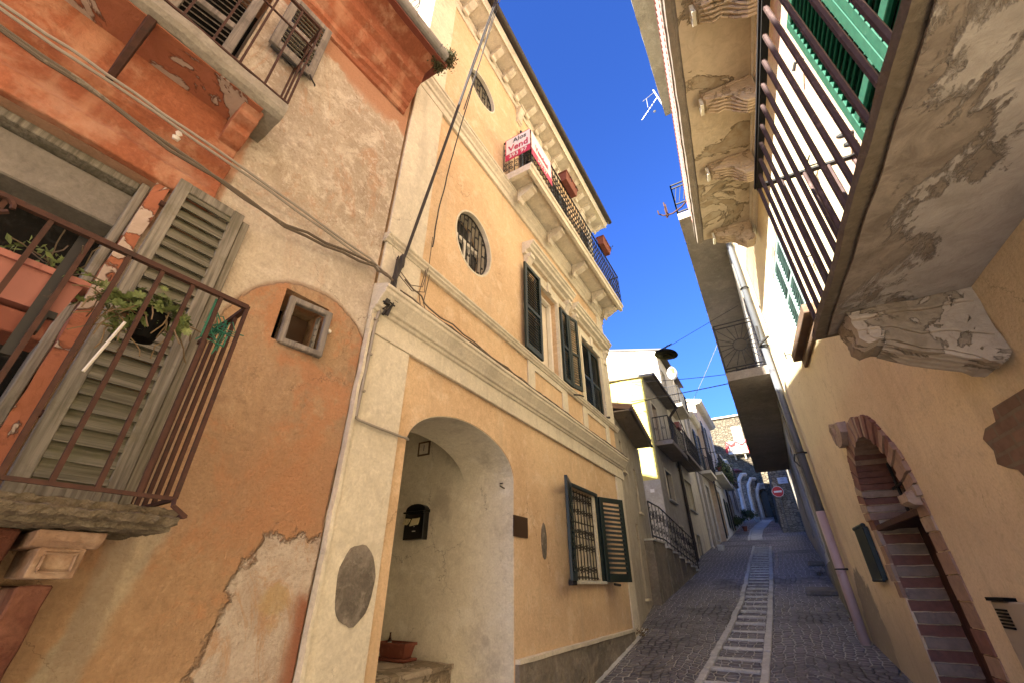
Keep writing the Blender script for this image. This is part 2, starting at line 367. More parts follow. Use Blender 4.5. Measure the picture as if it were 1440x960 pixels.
# smoother plaster beside the shutter
p5 = t.mul(t.mul(t.mr(u, -.84, -.82), t.mr(u, -.73, -.76)), t.mr(z, 2.5, 2.4)); c = t.mix(t.mul(p5, .7), c, (.36, .27, .19))
c = t.mix(t.mul(edge, .6), c, (.30, .18, .10))
c = t.mix(t.mul(t.mr(n3, .3, .8), .3), c, (.2, .12, .07))
c = t.mix(t.mul(crack(t, 1.1, .0032, .52), .6), c, (.18, .11, .07)); e1 = t.mul(t.mul(p1, t.m_('SUBTRACT', 1.0, p1)), .9); c = t.mix(e1, c, (.16, .085, .05)); e0 = t.mul(t.mul(low, t.m_('SUBTRACT', 1.0, low)), 2.0); c = t.mix(e0, c, (.26, .16, .09))
cl = t.mr(t.m_('ABSOLUTE', t.add(t.noise(.9, 4, .6, v=t.scale(t.pos, (1, 1, .8))), -.5)), .0025, .0); c = t.mix(t.mul(cl, .0), c, (.12, .07, .04))
h = t.add(t.add(t.mul(n2, .9), t.mul(n3, .4)), t.add(t.mul(p1, -1.3), t.mul(low, .9)))
h = t.add(h, t.add(t.mul(n4, .8), t.mul(n5, .7)))
M['peeling_wall'] = t.end(c, h, 1.0, .03, .94, bal=(1.10, 1.13, 1.18))

# ochre wall of the right-hand house, flaking near the green door
t = T('right_wall'); u = t.u(FR)
n1 = t.noise(1.2, 6, .6); n2 = t.noise(5, 7, .65, dist=.5); n3 = t.noise(80, 3, .6)
c = t.mix(t.mr(n1, .35, .65), (.74, .58, .40), (.63, .48, .325)); c = t.mix(t.mul(t.mr(n2, .52, .68), .4), c, (.54, .44, .32))
sv = t.noise(1, 5, .6, v=t.scale(t.pos, (6, 6, .5))); c = t.mix(t.mul(t.mr(sv, .5, .7), .35), c, (.46, .35, .23))
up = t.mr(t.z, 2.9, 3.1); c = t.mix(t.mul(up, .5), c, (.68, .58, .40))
fl = t.mul(t.mul(t.mr(t.add(u, t.mul(t.noise(6, 5, .7), .5)), 2.95, 2.75), t.mr(t.noise(1, 6, .75, v=t.scale(t.pos, (9, 9, 22))), .42, .5)), up)
c = t.mix(fl, c, (.62, .40, .32))
gp = t.ell(u, t.z, 6.35, 1.1, .42, .62, .06, t.mul(t.add(n2, -.5), .8)); c = t.mix(gp, c, (.24, .2, .17))
n5 = t.noise(15, 8, .78, dist=.3); c = t.mix(t.mul(t.mr(n5, .52, .64), .3), c, (.70, .58, .42)); c = t.mix(t.mul(t.mr(n5, .46, .36), .3), c, (.38, .28, .17)); c = t.mix(t.mul(t.mr(n3, .3, .8), .28), c, (.3, .2, .1))
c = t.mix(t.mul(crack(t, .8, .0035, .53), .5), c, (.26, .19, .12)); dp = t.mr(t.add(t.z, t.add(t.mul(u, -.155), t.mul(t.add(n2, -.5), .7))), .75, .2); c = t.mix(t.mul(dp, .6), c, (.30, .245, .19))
M['right_wall'] = t.end(c, t.add(t.add(t.mul(n2, .8), t.add(t.mul(n3, .35), t.mul(n5, .5))), t.mul(fl, .5)), .6, .014, .94, bal=(1.05, 1.1, 1.04))

# flaking render under the balconies
def flaky(name, under, skin, low, sc=1.6, thr=.5):
    t = T(name); n = t.noise(sc, 8, .62, dist=.8); n2 = t.noise(sc * 5, 6, .7, dist=.5)
    f = t.mr(n, thr - .008, thr + .008); a = t.mix(t.mr(n2, .35, .65), under, low); b = t.mix(t.mr(n2, .35, .7), skin, tuple(x * .8 for x in skin))
    e = t.mul(t.mr(n, thr - .03, thr), t.m_('SUBTRACT', 1.0, f)); c = t.mix(f, a, b); c = t.mix(t.mul(e, .6), c, tuple(x * .35 for x in under))
    M[name] = t.end(c, t.add(t.mul(f, 1.4), t.mul(n2, .8)), .8, .014, .95)
t = T('flaky_soffit'); nn_ = t.m_('ADD', t.add(t.mul(t.x, FR.n.x), t.mul(t.y, FR.n.y)), -FR.o.dot(FR.n)); uu_ = t.u(FR)
n = t.noise(2.6, 9, .68, v=t.vec(t.mul(uu_, .6), nn_, t.z), dist=.5); n2 = t.noise(9, 7, .7, dist=.4); f = t.mr(t.add(t.mul(n, 1.0), t.mul(t.add(t.mul(nn_, -1), .31), .75)), .495, .545)
a = t.mix(t.mr(n2, .35, .65), (.16, .125, .095), (.27, .22, .17)); b_ = t.mix(t.mr(n2, .3, .7), (.42, .37, .32), (.31, .27, .225)); c = t.mix(f, a, b_); M['flaky_soffit'] = t.end(c, t.add(t.mul(f, 1.3), t.mul(n2, .9)), .8, .012, .95, bal=(1, 1.06, 1.15))
flaky('flaky_cream', (.32, .25, .16), (.56, .47, .34), (.42, .36, .26), 2.2, .47)
flaky('flaky_terracotta', (.34, .13, .075), (.45, .36, .30), (.29, .11, .06), 2.4, .56)
flaky('weathered_stone', (.30, .25, .19), (.42, .36, .29), (.22, .18, .13), 3.5, .5)
flaky('bracket_stone', (.42, .33, .22), (.55, .44, .31), (.34, .26, .17), 5, .45)

def rubble(name, c1, c2, mort, sc, sq=1.7, bump=1.0):
    t = T(name); w = t.noise(3, 3, .5, col=True)
    v = t.N.new('ShaderNodeVectorMath'); v.operation = 'MULTIPLY_ADD'; t.L.new(w, v.inputs[0]); v.inputs[1].default_value = (.12, .12, .12); t.L.new(t.pos, v.inputs[2])
    v2 = t.scale(v.outputs[0], (1, 1, sq)); d = t.vor(sc, 'DISTANCE_TO_EDGE', v2, .85); cc = t.vor(sc, 'F1', v2, .85, out=1)
    n = t.noise(25, 5, .7); sp = t.N.new('ShaderNodeSeparateColor'); t.L.new(cc, sp.inputs[0])
    c = t.mix(sp.outputs[0], c1, c2); c = t.mix(t.mul(t.mr(n, .35, .7), .4), c, tuple(x * .5 for x in c2))
    k = t.mr(d, .02, .07); c = t.mix(k, mort, c)
    M[name] = t.end(c, t.add(t.mul(t.mr(d, 0, .14), 1.0), t.mul(n, .35)), bump, .03, .92)
rubble('rubble_grey', (.42, .38, .31), (.24, .215, .175), (.10, .09, .07), 6.0)
rubble('rubble_pale', (.17, .145, .095), (.10, .08, .052), (.05, .04, .028), 4.2)
rubble('rubble_cream', (.30, .26, .19), (.15, .125, .085), (.035, .028, .02), 9, 1.4)

def bricks(name, F, c1, c2, mort, bw, bh, vertical=False, bump=.8):
    t = T(name); u = t.u(F); n = t.noise(18, 5, .7); nn = t.noise(2.5, 4, .6)
    b = t.N.new('ShaderNodeTexBrick'); v = t.vec(t.add(u, t.add(t.mul(t.x, .0), t.mul(nn, .03))), t.add(t.z, t.mul(nn, .03)), 0)
    t.L.new(v, b.inputs['Vector']); b.inputs['Scale'].default_value = 1; b.inputs['Brick Width'].default_value = bw; b.inputs['Row Height'].default_value = bh
    b.inputs['Mortar Size'].default_value = .008; b.inputs['Color1'].default_value = c1 + (1,); b.inputs['Color2'].default_value = c2 + (1,); b.inputs['Mortar'].default_value = mort + (1,)
    c = t.mix(t.mul(t.mr(n, .4, .75), .5), b.outputs[0], tuple(x * .5 for x in c2))
    M[name] = t.end(c, t.add(t.mul(b.outputs[1], -.6), t.mul(n, .4)), bump, .012, .92)
bricks('brick_patch', FR, (.24, .15, .105), (.18, .115, .08), (.20, .155, .11), .17, .055)
flat('brick_red', (.21, .095, .065), .92, c2=(.14, .07, .05), bump=.6, var=.4, sc=22)
flat('brick_buff', (.33, .21, .14), .92, c2=(.24, .15, .10), bump=.6, var=.4, sc=22)
flat('brick_old', (.27, .205, .15), .92, c2=(.17, .12, .09), bump=.8, var=.5, sc=16)
flat('brick_pale', (.38, .28, .20), .92, c2=(.26, .17, .12), bump=.6, var=.4, sc=22)

# cobbled street
t = T('cobbles'); n0 = t.noise(.7, 5, .6); nf = t.noise(45, 4, .65)
w = t.noise(1.5, 3, .55, col=True); v = t.N.new('ShaderNodeVectorMath'); v.operation = 'MULTIPLY_ADD'; t.L.new(w, v.inputs[0]); v.inputs[1].default_value = (.22, .22, 0); t.L.new(t.pos, v.inputs[2])
sx = t.N.new('ShaderNodeSeparateXYZ'); t.L.new(v.outputs[0], sx.inputs[0])
wv = t.mul(t.m_('ABSOLUTE', t.m_('SINE', t.mul(sx.outputs[0], 2.6))), .22)          # rows laid in shallow fans
vs = t.vec(t.mul(sx.outputs[0], 1.0), t.mul(t.add(sx.outputs[1], wv), 1.15), 0)
d = t.vor(10.8, 'DISTANCE_TO_EDGE', vs, .4); cc = t.vor(10.8, 'F1', vs, .4, out=1)
sp = t.N.new('ShaderNodeSeparateColor'); t.L.new(cc, sp.inputs[0])
c = t.mix(sp.outputs[0], (.13, .125, .12), (.215, .205, .195)); c = t.mix(t.mul(sp.outputs[1], .3), c, (.15, .115, .12))
c = t.mix(t.mul(t.mr(nf, .35, .7), .4), c, (.05, .045, .047)); k = t.mr(d, .03, .10)
mo = t.mix(t.mr(n0, .38, .5), (.055, .05, .045), (.46, .44, .40)); c = t.mix(k, mo, c); c = t.mix(t.mul(t.mr(n0, .5, .7), .25), c, (.20, .19, .18))
M['cobbles'] = t.end(c, t.add(t.mr(d, 0, .2), t.mul(nf, .25)), 1.0, .022, t.mr(sp.outputs[2], 0, 1, .5, .8), spec=.4)
stucco('kerb_stone', (.56, .53, .47), (.45, .42, .37), (.66, .62, .55), bump=.8, fine=40, grime=(.2, .18, .15))
def sub(F, u, n, ang):
    """frame hinged at (u, n), turned out of the wall by ang degrees"""
    f = Fr(0, 0, 0, 1); a = R_(ang); f.o = F(u, n, 0); f.d = F.d * math.cos(a) + F.n * math.sin(a); f.n = F.n * math.cos(a) - F.d * math.sin(a); return f
def arc(F, cu, cz, r, a0, a1, n=10, off=0.0, sx=1):
    return [F(cu + sx * r * math.cos(R_(a0 + (a1 - a0) * i / n)), off, cz + r * math.sin(R_(a0 + (a1 - a0) * i / n))) for i in range(n + 1)]
def spiral(F, cu, cz, r0, r1, a0, turns, n0=0, k=26, s=1):
    return [F(cu + s * (r0 + (r1 - r0) * i / k) * math.cos(R_(a0) + 2 * math.pi * turns * i / k), n0, cz + (r0 + (r1 - r0) * i / k) * math.sin(R_(a0) + 2 * math.pi * turns * i / k)) for i in range(k + 1)]

def shutter(parent, F, u0, u1, z0, z1, n, m, ms=None, step=.05, st=.045, th=.03, mid=True, name='shutter', tilt=.018, label=None, jit=0.0, ov=.62):
    b = MB(); b.box(F, u0, u0 + st, n, n + th, z0, z1); b.box(F, u1 - st, u1, n, n + th, z0, z1)
    b.box(F, u0 + st, u1 - st, n + .001, n + th - .001, z1 - st, z1); b.box(F, u0 + st, u1 - st, n + .001, n + th - .001, z0, z0 + st * 1.5)
    zm = z0 + (z1 - z0) * .45
    if mid: b.box(F, u0 + st, u1 - st, n + .001, n + th - .001, zm, zm + st)
    o = obj(name, b, m, parent, label=label, bevel=.003)
    s = MB(); z = z0 + st * 1.5 + step * .4; w = step * ov
    while z < z1 - st - step * .3:
        if not (mid and zm - step * .5 < z < zm + st + step * .1):
            j = random.uniform(-jit, jit); j2 = random.uniform(-jit, jit)
            s.hexa([F(u0 + st, n + th * .15, z + w + j), F(u1 - st, n + th * .15, z + w + j2), F(u1 - st, n + th * .15 + .007, z + w + j2), F(u0 + st, n + th * .15 + .007, z + w + j)],
                   [F(u0 + st, n + th - .008 + tilt * .2, z + j), F(u1 - st, n + th - .008 + tilt * .2, z + j2), F(u1 - st, n + th + tilt * .2, z + j2), F(u0 + st, n + th + tilt * .2, z + j)])
        z += step
    obj('louvres', s, ms or m, o)
    return o

def bars(F, pts, z0, z1, gap, r, rails=((0, .012), (1, .012)), seg=4):
    """railing along a (u, n) path: vertical bars and horizontal rails"""
    b = MB()
    for (ua, na), (ub, nb) in zip(pts[:-1], pts[1:]):
        L = math.hypot(ub - ua, nb - na); k = max(1, round(L / gap))
        for i in range(0 if (ua, na) == tuple(pts[0]) else 1, k + 1):
            f = i / k; b.tube([F(ua + (ub - ua) * f, na + (nb - na) * f, z0), F(ua + (ub - ua) * f, na + (nb - na) * f, z1)], r, seg)
        for f, rr in rails:
            z = z0 + (z1 - z0) * f; b.tube([F(ua, na, z), F(ub, nb, z)], rr, 4)
    return b

def leaves(pts, n, size, spread, seed=1, droop=0.0):
    rnd = random.Random(seed); b = MB()
    for _ in range(n):
        c = Vector(rnd.choice(pts)) + Vector((rnd.gauss(0, spread), rnd.gauss(0, spread), rnd.gauss(0, spread * .8) - droop * rnd.random()))
        a = Vector((rnd.gauss(0, 1), rnd.gauss(0, 1), rnd.gauss(0, .6))).normalized(); q = a.orthogonal().normalized(); q.rotate(Matrix.Rotation(rnd.random() * 6.28, 3, a)); w = a.cross(q)
        s = size * rnd.uniform(.6, 1.3)
        b.add([c - q * s, c - q * s * .2 + w * s * .5 + a * s * .12, c + q * s, c - q * s * .2 - w * s * .5 + a * s * .12], [(0, 1, 2, 3)])
    return b
def stems(pts, n, ln, r, seed=1, droop=.0):
    rnd = random.Random(seed); b = MB()
    for _ in range(n):
        p = Vector(rnd.choice(pts)); d = Vector((rnd.gauss(0, 1), rnd.gauss(0, 1), rnd.uniform(-.2, 1.2) - droop)).normalized(); q = [p]
        for i in range(5):
            p = p + d * ln / 5; d = (d + Vector((rnd.gauss(0, .3), rnd.gauss(0, .3), rnd.gauss(0, .25) - droop * .4))).normalized(); q.append(p)
        b.tube(q, r, 4)
    return b
def sag(a, b, s, n=16):
    a = Vector(a); b = Vector(b); return [a.lerp(b, i / n) - Vector((0, 0, s * 4 * (i / n) * (1 - i / n))) for i in range(n + 1)]
def tiles_roof(F, u0, u1, n0, z0, n1, z1, pitch=.13, r=.055):
    b = MB(); b.extr(F, [(n0, z0), (n1, z1), (n1, z1 - .05), (n0, z0 - .05)], u0, u1)
    k = int((u1 - u0) / pitch)
    for i in range(k):
        u = u0 + (i + .5) * pitch
        b.tube([F(u, n0 + .03, z0 + .01), F(u, n1, z1 + .02)], r, 8)
    return b

# ================================================= SETTING
g = MB(); ys = [-80, -40, -20, -10, 0, 5, 10, 20, 30, 40, 50, 80, 200, 600]; xs = [-200, -60, -20, -6, -3, 0, 3, 6, 20, 60, 200]
def gz(y): return .155 * y if y < 42 else .155 * 42 + (y - 42) * .04
for y in ys:
    for x in xs: g.v.append(Vector((x, y, gz(y) if y > -20 else -3.1 - (-20 - y) * .02)))
for i in range(len(ys) - 1):
    for j in range(len(xs) - 1): g.f.append((i * 11 + j, i * 11 + j + 1, i * 11 + j + 12, i * 11 + j + 11))
obj('ground', g, 'cobbles', kind='structure')

# stone runners and cross slabs up the middle of the street
LR = [(-1.07, 4.2), (-1.04, 5.22), (-1.0, 5.77), (-.93, 7.03), (-.88, 8.5), (-.89, 10.3), (-.92, 12.2), (-.95, 14.5), (-.97, 17.2)]
RRl = [(-.51, 4.2), (-.49, 5.37), (-.475, 6.65), (-.46, 8.54), (-.455, 10.3), (-.46, 12.2), (-.48, 14.5), (-.50, 17.2)]
def ix(L, y):
    for (x0, y0), (x1, y1) in zip(L[:-1], L[1:]):
        if y0 <= y <= y1: return x0 + (x1 - x0) * (y - y0) / (y1 - y0)
    return L[-1][0]
kb = MB(); rnd = random.Random(3)
def block(x0a, x1a, x0b, x1b, ya, yb, h):
    za, zb = G0(ya), G0(yb)
    kb.hexa([(x0a, ya, za - .05), (x1a, ya, za - .05), (x1b, yb, zb - .05), (x0b, yb, zb - .05)], [(x0a, ya, za + h), (x1a, ya, za + h), (x1b, yb, zb + h), (x0b, yb, zb + h)])
for Ls in (LR, RRl):
    y = 4.3
    while y < 16.9:
        l = rnd.uniform(.32, .62); a = ix(Ls, y); bb = ix(Ls, y + l); w = .036; j = rnd.uniform(-.008, .008)
        block(a - w + j, a + w + j, bb - w + j, bb + w + j, y + .006, y + l - .006, .022 + rnd.uniform(-.004, .006)); y += l
y = 4.45
while y < 16.9:
    a = ix(LR, y) + .045; b_ = ix(RRl, y) - .045; d = rnd.uniform(.05, .065); block(a, b_, a, b_, y, y + d, .018 + rnd.uniform(-.006, .006)); y += .35 + rnd.uniform(-.02, .02)
CL = [(-1.22, 19.5), (-1.27, 21.1), (-1.35, 24.8), (-1.21, 29.6), (-.8, 35.6)]; CR = [(-.80, 19.5), (-.85, 20.9), (-.86, 24.4), (-.72, 27.9), (-.40, 34)]
for Ls in (CL, CR):
    y = Ls[0][1]
    while y < 33:
        a = ix(Ls, y); bb = ix(Ls, y + .8); block(a - .04, a + .04, bb - .04, bb + .04, y, y + .79, .02); y += .8
y = 19.6
while y < 33: block(ix(CL, y) + .05, ix(CR, y) - .05, ix(CL, y) + .05, ix(CR, y) - .05, y, y + .28, .012); y += .33
obj('paving_strips', kb, 'kerb_stone', kind='structure', bevel=.006, rough=(.12, .006, 7))
gk = MB(); gk.add([(-2.05, 3.2, G0(3.2) + .012), (-1.92, 3.2, G0(3.2) + .004), (-1.92, 6.9, G0(6.9) + .004), (-2.05, 6.9, G0(6.9) + .012)], [(0, 1, 2, 3)])
obj('gutter_stone', gk, 'kerb_stone', kind='structure')

# ================================================= TERRACOTTA HOUSE (nearest left)
F = FL
LH = thing('old_house', 'old house with peeling orange and beige plaster and two rusty balconies, nearest on the left', 'house', F(-1, 0, 0))
w = MB(); hole1 = rect(-1.95, -1.2, 1.7, 3.2); hole2 = rect(-1.95, -1.2, 3.95, 5.15); hole3 = rect(-.525, -.26, 2.71, 3.03)
w.plate(F, [rect(-9, 0, -3, 5.75), hole1, hole2, hole3], -.25, 0)
w.box(F, -9, -.0, -5, -4.9, -3, 5.75); w.box(F, -9.1, -9, -5, 0, -3, 5.75); w.box(F, -.08, -.002, -5, -.25, -3, 5.75)
obj('wall', w, 'peeling_wall', LH)
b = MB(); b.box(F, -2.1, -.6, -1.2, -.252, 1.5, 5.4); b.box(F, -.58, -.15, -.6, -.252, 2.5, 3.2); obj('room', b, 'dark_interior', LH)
b = MB(); b.extr(F, [(.42, 5.80), (-5, 7.4), (-5, 7.3), (.42, 5.72)], -9, .02)
for i in range(60): b.tube([F(-8.9 + i * .15, .4, 5.83), F(-8.9 + i * .15, -4.9, 7.42)], .06, 6)
obj('roof', b, 'terracotta_pot', LH)
prof = [(0, 5.26), (.02, 5.27), (.025, 5.33), (.05, 5.35), (.055, 5.40), (.10, 5.44), (.135, 5.50), (.14, 5.54), (.19, 5.575), (.21, 5.63), (.215, 5.70), (.36, 5.735), (.36, 5.77), (0, 5.77)]
b = MB(); b.extr(F, prof, -9, -.06); obj('cornice', b, 'terracotta_plaster', LH, rough=(.12, .010, 5), label='terracotta moulded cornice with a crumbling right end')
b = MB(); pr = [(.42 + .062 * math.cos(R_(a)), 5.80 + .062 * math.sin(R_(a))) for a in range(180, 361, 20)]; pr += [(.42 + .055 * math.cos(R_(a)), 5.80 + .055 * math.sin(R_(a))) for a in range(360, 179, -20)]
b.extr(F, pr, -9, -.02)
for u in (-.12, -.9, -1.7, -2.5): b.tube([F(u, .42 + .066 * math.cos(R_(a)), 5.80 + .066 * math.sin(R_(a))) for a in range(180, 361, 20)], .006, 5)
gu = obj('roof_gutter', b, 'galvanised', LH, smooth=False)
pp = [F(-.02, .40, 5.80), F(-.08, .36, 5.76), F(.0, .46, 5.84), F(-.02, .36, 5.74), F(.02, .43, 5.80)]
b = leaves(pp, 2600, .013, .026, 5); o = obj('gutter_weeds', b, 'moss', label='tuft of dark weeds sprouting from the end of the roof gutter of the old orange house', cat='plant'); 
# mouldings round the lower door
b = MB(); b.extr(F, [(0, 3.20), (.035, 3.205), (.045, 3.24), (.045, 3.30), (.025, 3.33), (.02, 3.44), (.05, 3.47), (.055, 3.505), (.02, 3.53), (.012, 3.70), (.012, 3.83), (0, 3.83)], -9, -1.0)
obj('door_moulding', b, 'terracotta_plaster', LH, rough=(.08, .006, 6), bevel=.004)
b = MB(); b.box(F, -1.215, -1.165, -.12, .022, 1.78, 3.2); obj('door_jamb', b, 'flaky_terracotta', LH, rough=(.06, .006, 8))
b = MB(); b.box(F, -1.25, -1.217, -.2, -.02, 1.78, 3.19); b.box(F, -1.95, -1.25, -.2, -.05, 3.16, 3.198); obj('door_frame', b, 'old_wood', LH, bevel=.004)
b = MB(); b.box(F, -1.95, -1.205, -.24, -.10, 2.96, 3.15); obj('shutter_box', b, 'reveal_grey', LH, bevel=.006)
# tall louvred shutter folded on the wall, with a plank rail below
shutter(LH, F, -1.15, -.855, 1.80, 3.27, .02, 'old_wood', 'old_wood_slat', step=.058, st=.052, th=.035, mid=True, tilt=.03, jit=.004, ov=1.12, label='weathered grey louvred shutter, tall')
b = MB(); b.box(F, -.850, -.815, .005, .035, 1.80, 3.25); obj('shutter_edge', b, 'old_wood', LH, bevel=.003)
b = MB()
for i in range(3): b.box(F, -1.098, -.907, .026, .05, 1.80 + i * .062, 1.858 + i * .062)
obj('shutter_planks', b, 'old_wood_slat', LH, bevel=.003)
b = MB(); b.tube([F(-1.15, .03, 3.1), F(-1.17, .03, 3.1)], .014, 8); b.tube([F(-1.15, .03, 2.1), F(-1.17, .03, 2.1)], .014, 8); obj('hinge', b, 'rusty_iron', LH)
# little wooden window
wf = MB(); fw_ = sub(F, -.492, -.02, 7); wf.plate(fw_, [rect(0, .245, 2.70, 2.995), rect(.034, .211, 2.735, 2.96)], .0, .035); wob = obj('window', wf, 'grey_wood', LH, bevel=.005, rough=(.05, .003, 10), label='small square window in a bare weathered wooden frame')
b = MB(); b.box(F, -.45, -.29, -.16, -.15, 2.74, 2.98); obj('pane', b, 'bronze', wob)
b = MB()
for i in range(4): b.box(F, -.303, -.288, -.03, -.015, 2.76 + i * .04, 2.79 + i * .04)
b.box(F, -.297, -.289, -.05, -.01, 2.74, 2.96); obj('inner_rail', b, 'old_wood', wob)
b = MB(); b.lathe(F(-.235, .0, 2.885), [(.012, 0), (.013, .02), (.008, .026)], 12, F.n); obj('wall_knob', b, 'ceramic', LH)
# lower balcony
b = MB(); b.extr(F, [(0, 1.738), (.44, 1.738), (.445, 1.750), (.49, 1.754), (.505, 1.772), (.478, 1.778), (.485, 1.797), (0, 1.797)], -1.75, -.80)
sl = obj('balcony', b, 'crumbly_stone', LH, rough=(.012, .0065, 34), label='lower balcony slab of crumbling stone')
rb = bars(F, [(-2.7, .49), (-.83, .49), (-.815, .02)], 1.825, 2.53, .095, .0085, rails=((0, .008), (1, .0125)))
rb.tube([F(-.83, .49, 1.825), F(-.84, .53, 1.80), F(-.80, .53, 1.775), F(-.80, .44, 1.78)], .007, 5)
rb.tube([F(-2.0, .5, 2.49), F(-1.9, .51, 2.44)], .006, 4); 
for cu_ in (-1.49,): rb.tube(arc(F, cu_, 2.50, .026, 0, 330, 12, .5), .007, 5)
obj('railing', rb, 'rusty_iron', sl)
b = MB(); b.extr(F, [(0, 1.69), (.27, 1.69), (.30, 1.71), (.31, 1.733), (0, 1.733)], -1.06, -.905); b.extr(F, [(0, 1.615), (.25, 1.612), (.27, 1.69), (0, 1.69)], -1.035, -.93)
b.box(F, -1.02, -.945, .262, .272, 1.625, 1.632); b.box(F, -1.02, -.945, .266, .276, 1.672, 1.68); b.box(F, -1.02, -1.012, .262, .274, 1.632, 1.672); b.box(F, -.953, -.945, .262, .274, 1.632, 1.672)
obj('bracket', b, 'dusty_pink_stone', sl, bevel=.004, rough=(.04, .003, 8))
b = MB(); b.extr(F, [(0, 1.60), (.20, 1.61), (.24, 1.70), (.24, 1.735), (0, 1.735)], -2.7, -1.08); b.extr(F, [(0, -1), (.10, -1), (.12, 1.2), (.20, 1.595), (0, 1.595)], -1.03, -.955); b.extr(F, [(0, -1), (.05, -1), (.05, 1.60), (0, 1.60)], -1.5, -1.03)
obj('portal', b, 'shaded_terracotta', LH, rough=(.05, .010, 6), bevel=.005, label='dark red worn stone portal below the balcony')
# upper balcony
b = MB(); b.extr(F, [(0, 3.83), (.24, 3.83), (.27, 3.845), (.285, 3.87), (.285, 3.93), (.265, 3.95), (0, 3.95)], -2.9, -.93)
up = obj('balcony', b, 'concrete', LH, rough=(.05, .005, 7), label='upper balcony slab with a moulded edge')
b = MB(); b.box(F, -2.9, -1.02, .0, .235, 3.822, 3.8285); obj('balcony_underside', b, 'flaky_terracotta', up)
rb = bars(F, [(-2.9, .27), (-.94, .27), (-.93, .02)], 3.955, 4.80, .13, .0075, rails=((0, .008), (.72, .007), (1, .013)))
obj('railing', rb, 'rusty_iron', up)
b = MB(); b.extr(F, [(0, 3.66), (.05, 3.66), (.11, 3.70), (.11, 3.74), (.17, 3.765), (.17, 3.80), (.21, 3.83), (0, 3.83)], -1.10, -1.0); obj('bracket', b, 'terracotta_plaster', up, bevel=.004)
b = MB(); b.tube([F(-1.53, .01, 3.57), F(-1.53, .10, 3.66), F(-1.53, .24, 3.83)], .016, 5, r2=.022); obj('iron_strut', b, 'rusty_iron', up)
shutter(LH, F, -1.12, -.82, 4.62, 5.26, .03, 'grey_wood', 'old_wood_slat', step=.045, st=.05, th=.03, tilt=.03, ov=1.05, label='upper grey louvred shutter folded back against the wall')
s3 = sub(F, -1.21, -.02, 165)
shutter(LH, sub(F, -1.56, -.03, 8), 0, .33, 3.96, 5.1, 0, 'grey_wood', 'grey_wood', step=.05, st=.05, th=.03, label='upper grey door leaf with louvres')
shutter(LH, sub(F, -1.93, -.06, 14), 0, .33, 3.96, 5.1, 0, 'grey_wood', 'grey_wood', step=.05, st=.05, th=.03)
b = MB(); b.tube([F(-.85, .08, 4.6), F(-.83, .09, 4.56), F(-.80, .07, 4.57), F(-.79, .04, 4.6)], .006, 5); b.tube([F(-1.1, .04, 4.60), F(-.86, .06, 4.60)], .012, 5); obj('shutter_stay', b, 'black_iron', LH)
b = MB(); b.lathe(F(-1.24, .04, 3.49), [(.012, -.03), (.02, -.015), (.012, -.005), (.02, .01), (.01, .03)], 12); obj('insulator', b, 'ceramic', LH)

# pots and plants on the lower balcony
def trough(mb, F, u0, u1, n0, n1, z0, z1, tp=.012, rim=.012):
    mb.hexa([F(u0 + tp, n0 + tp, z0), F(u1 - tp, n0 + tp, z0), F(u1 - tp, n1 - tp, z0), F(u0 + tp, n1 - tp, z0)], [F(u0, n0, z1), F(u1, n0, z1), F(u1, n1, z1), F(u0, n1, z1)])
    mb.plate(F, [rect(u0 - rim, u1 + rim, z1, z1 + rim * 1.6)], n1, n1 + rim); mb.plate(F, [rect(u0 - rim, u1 + rim, z1, z1 + rim * 1.6)], n0 - rim, n0)
    mb.box(F, u0 - rim, u0, n0, n1, z1, z1 + rim * 1.6); mb.box(F, u1, u1 + rim, n0, n1, z1, z1 + rim * 1.6)
PT = thing('window_box', 'long faded pink planter hanging inside the rusty balcony railing', 'planter', F(-1.45, .42, 2.3))
b = MB(); trough(b, F, -1.75, -1.255, .34, .46, 2.27, 2.375); obj('box', b, 'pink_pot', PT, bevel=.003)
b = MB(); b.box(F, -1.74, -1.265, .35, .45, 2.37, 2.385); obj('soil', b, 'soil', PT)
b = MB(); b.box(F, -1.30, -1.285, .30, .478, 2.20, 2.262); b.box(F, -1.325, -1.30, .455, .475, 2.12, 2.54); b.box(F, -1.30, -1.27, .455, .47, 2.25, 2.27); obj('hanger', b, 'black_iron', PT)
b = MB(); b.box(F, -1.75, -1.27, .32, .44, 2.19, 2.255); obj('drip_tray', b, 'terracotta_pot', PT, bevel=.003)
pp = [F(u, .42, 2.42) for u in (-1.29, -1.34, -1.4, -1.33)]
o = obj('leafy_plant', leaves(pp, 90, .014, .03, 8), 'leaf_pale', label='small pale green plant growing in the long pink planter', cat='plant'); obj('stem', stems(pp, 10, .12, .0022, 9), 'stem_brown', o)
SU = thing('succulent', 'trailing pale green succulent in a dark pot hung on the rusty railing', 'plant', F(-1.08, .45, 2.35))
b = MB(); b.lathe(F(-1.07, .41, 2.30), [(.035, 0), (.045, .04), (.055, .08), (.056, .095)], 18); obj('pot', b, 'lamp_black', SU)
pp = [F(u, .44 + (u + 1.1) * .1, 2.395 + dz) for u, dz in ((-1.19, -.01), (-1.16, .0), (-1.13, .01), (-1.10, .03), (-1.07, .03), (-1.03, .02), (-1.0, -.01), (-1.15, -.05), (-1.14, -.09), (-1.0, -.04), (-1.10, -.03), (-1.22, -.02))]
rnd = random.Random(4); ro = MB()
